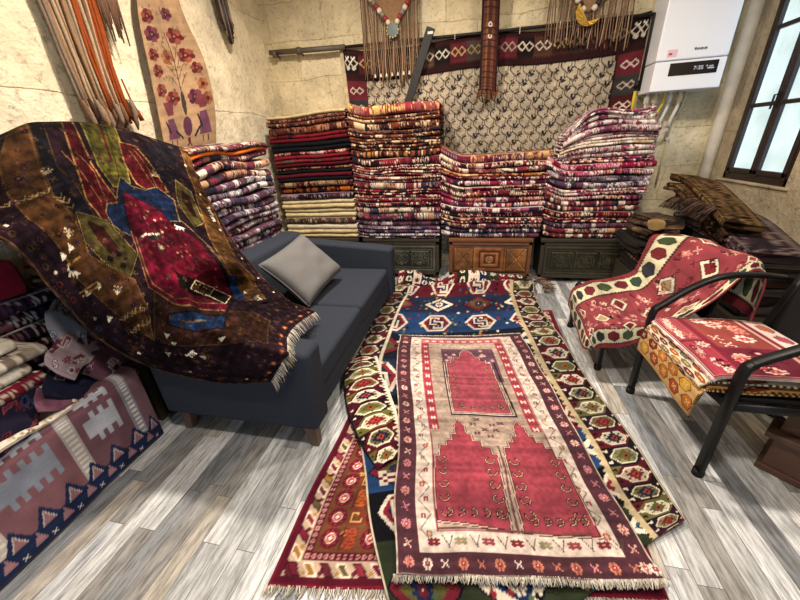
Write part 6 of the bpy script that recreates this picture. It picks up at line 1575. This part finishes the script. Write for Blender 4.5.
b = MB(); b.box(1.79, 1.835, yf-.0065, yf-.003, 1.822, 1.832); b.tube([(1.80, yf-.005, 1.838), (1.825, yf-.005, 1.842)], .005, 6); b.build('display_icon', M['screen'], dsp)
b = MB(); b.box(1.478, 1.548, yf-.003, yf+.002, 1.925, 1.975); stk = b.build('sticker', M['sticker'], e)
b = MB(); b.box(1.488, 1.512, yf-.005, yf-.002, 1.938, 1.952); b.build('sticker_print', plain('red_print', 'a33a44', .5), stk)
# pipes under it
for i, (x, r_, zb_) in enumerate(((1.455, .011, 1.36), (1.52, .012, 1.34), (1.63, .014, 1.33), (1.71, .014, 1.40))):
    y = 3.88; ep = e
    b = MB(); b.tube([(x, y, za+.01), (x, y, 1.56), (x-.02, y+.02, 1.46), (x-.01, y+.03, zb_)], r_, 10); cp_ = b.build('connection_pipe', M['whitepipe'], ep, smooth=True)
    b = MB(); b.tube([(x, y, 1.66), (x, y, 1.61)], r_*1.9, 6); b.build('pipe_nut', M['conduit'] if i % 2 else M['whitepipe'], cp_, smooth=False)
b = MB(); b.tube([(1.70, 3.91, 1.40), (1.62, 3.92, 1.345), (1.52, 3.92, 1.345)], .012, 10); b.build('connection_pipe', M['whitepipe'], e, smooth=True)
b = MB(); b.tube([(1.575, 3.86, za+.01), (1.58, 3.855, 1.60), (1.555, 3.86, 1.53), (1.49, 3.88, 1.47), (1.44, 3.9, 1.44)], .009, 8); b.build('gas_hose', M['yellow'], e, smooth=True)
g = empty('gas_pipe', (1.37, 3.95, 1.7), 'short yellow gas pipe at the end of the dark rail post', 'pipe')
b = MB(); b.tube([(1.375, 3.955, 1.72), (1.375, 3.955, 1.64), (1.38, 3.95, 1.50)], .012, 10); b.build('tube', M['yellow'], g, smooth=True)
b = MB(); b.tube([(1.375, 3.955, 1.80), (1.375, 3.955, 1.75)], .02, 8); b.build('valve', M['iron'], g, smooth=True)
cd = empty('cable_conduit', (1.8, YB-.02, 1.2), 'cream cable conduit running down the wall below the boiler', 'conduit')
b = MB(); pts = [(1.80, YB-.06, za+.01), (1.80, YB-.03, 1.58), (1.76, YB-.025, 1.45), (1.755, YB-.02, 1.2), (1.755, YB-.02, .9)]; b.tube(pts, .010, 10); b.build('tube', M['conduit'], cd, smooth=True)
b = MB(); b.box(1.735, 1.775, YB-.035, YB, 1.30, 1.32); b.build('clip', M['whitepipe'], cd)

# ================================================================ LIGHT
wd = bpy.data.worlds.new('world'); SC.world = wd; wd.use_nodes = True; nt = wd.node_tree; bg = nt.nodes['Background']
bg.inputs[0].default_value = (.47, .73, 1.0, 1); bg.inputs[1].default_value = 2.45
def lamp(x, y, label, power, col, size=.30):
    e = empty('ceiling_lamp', (x, y, ZC), label, 'lamp', 'round ceiling lamps')
    b = MB(); b.tube([(x, y, ZC), (x, y, ZC-.05)], size*.62, 32); b.build('housing', M['boiler'], e, smooth=False)
    ld = bpy.data.lights.new('lamp_light', 'AREA'); ld.shape = 'DISK'; ld.size = size; ld.energy = power; ld.color = col
    lo = bpy.data.objects.new('lamp_light', ld); COL.objects.link(lo); lo.location = (x, y, ZC-.06); lo.rotation_euler = (0, 0, 0); fix_parent(lo, e)
W_ = (1.0, .87, .72)
lamp(-.9, 2.2, 'round ceiling lamp over the sofa', 105, W_, .2)
lamp(.9, 2.0, 'round ceiling lamp over the rugs by the window side', 55, W_, .2)
lamp(-.1, .3, 'round ceiling lamp above the viewer', 50, W_)
SC.view_settings.view_transform = 'Standard'; SC.view_settings.look = 'None'; SC.view_settings.exposure = 0.0; SC.view_settings.gamma = 1; SC.view_settings.use_curve_mapping = False
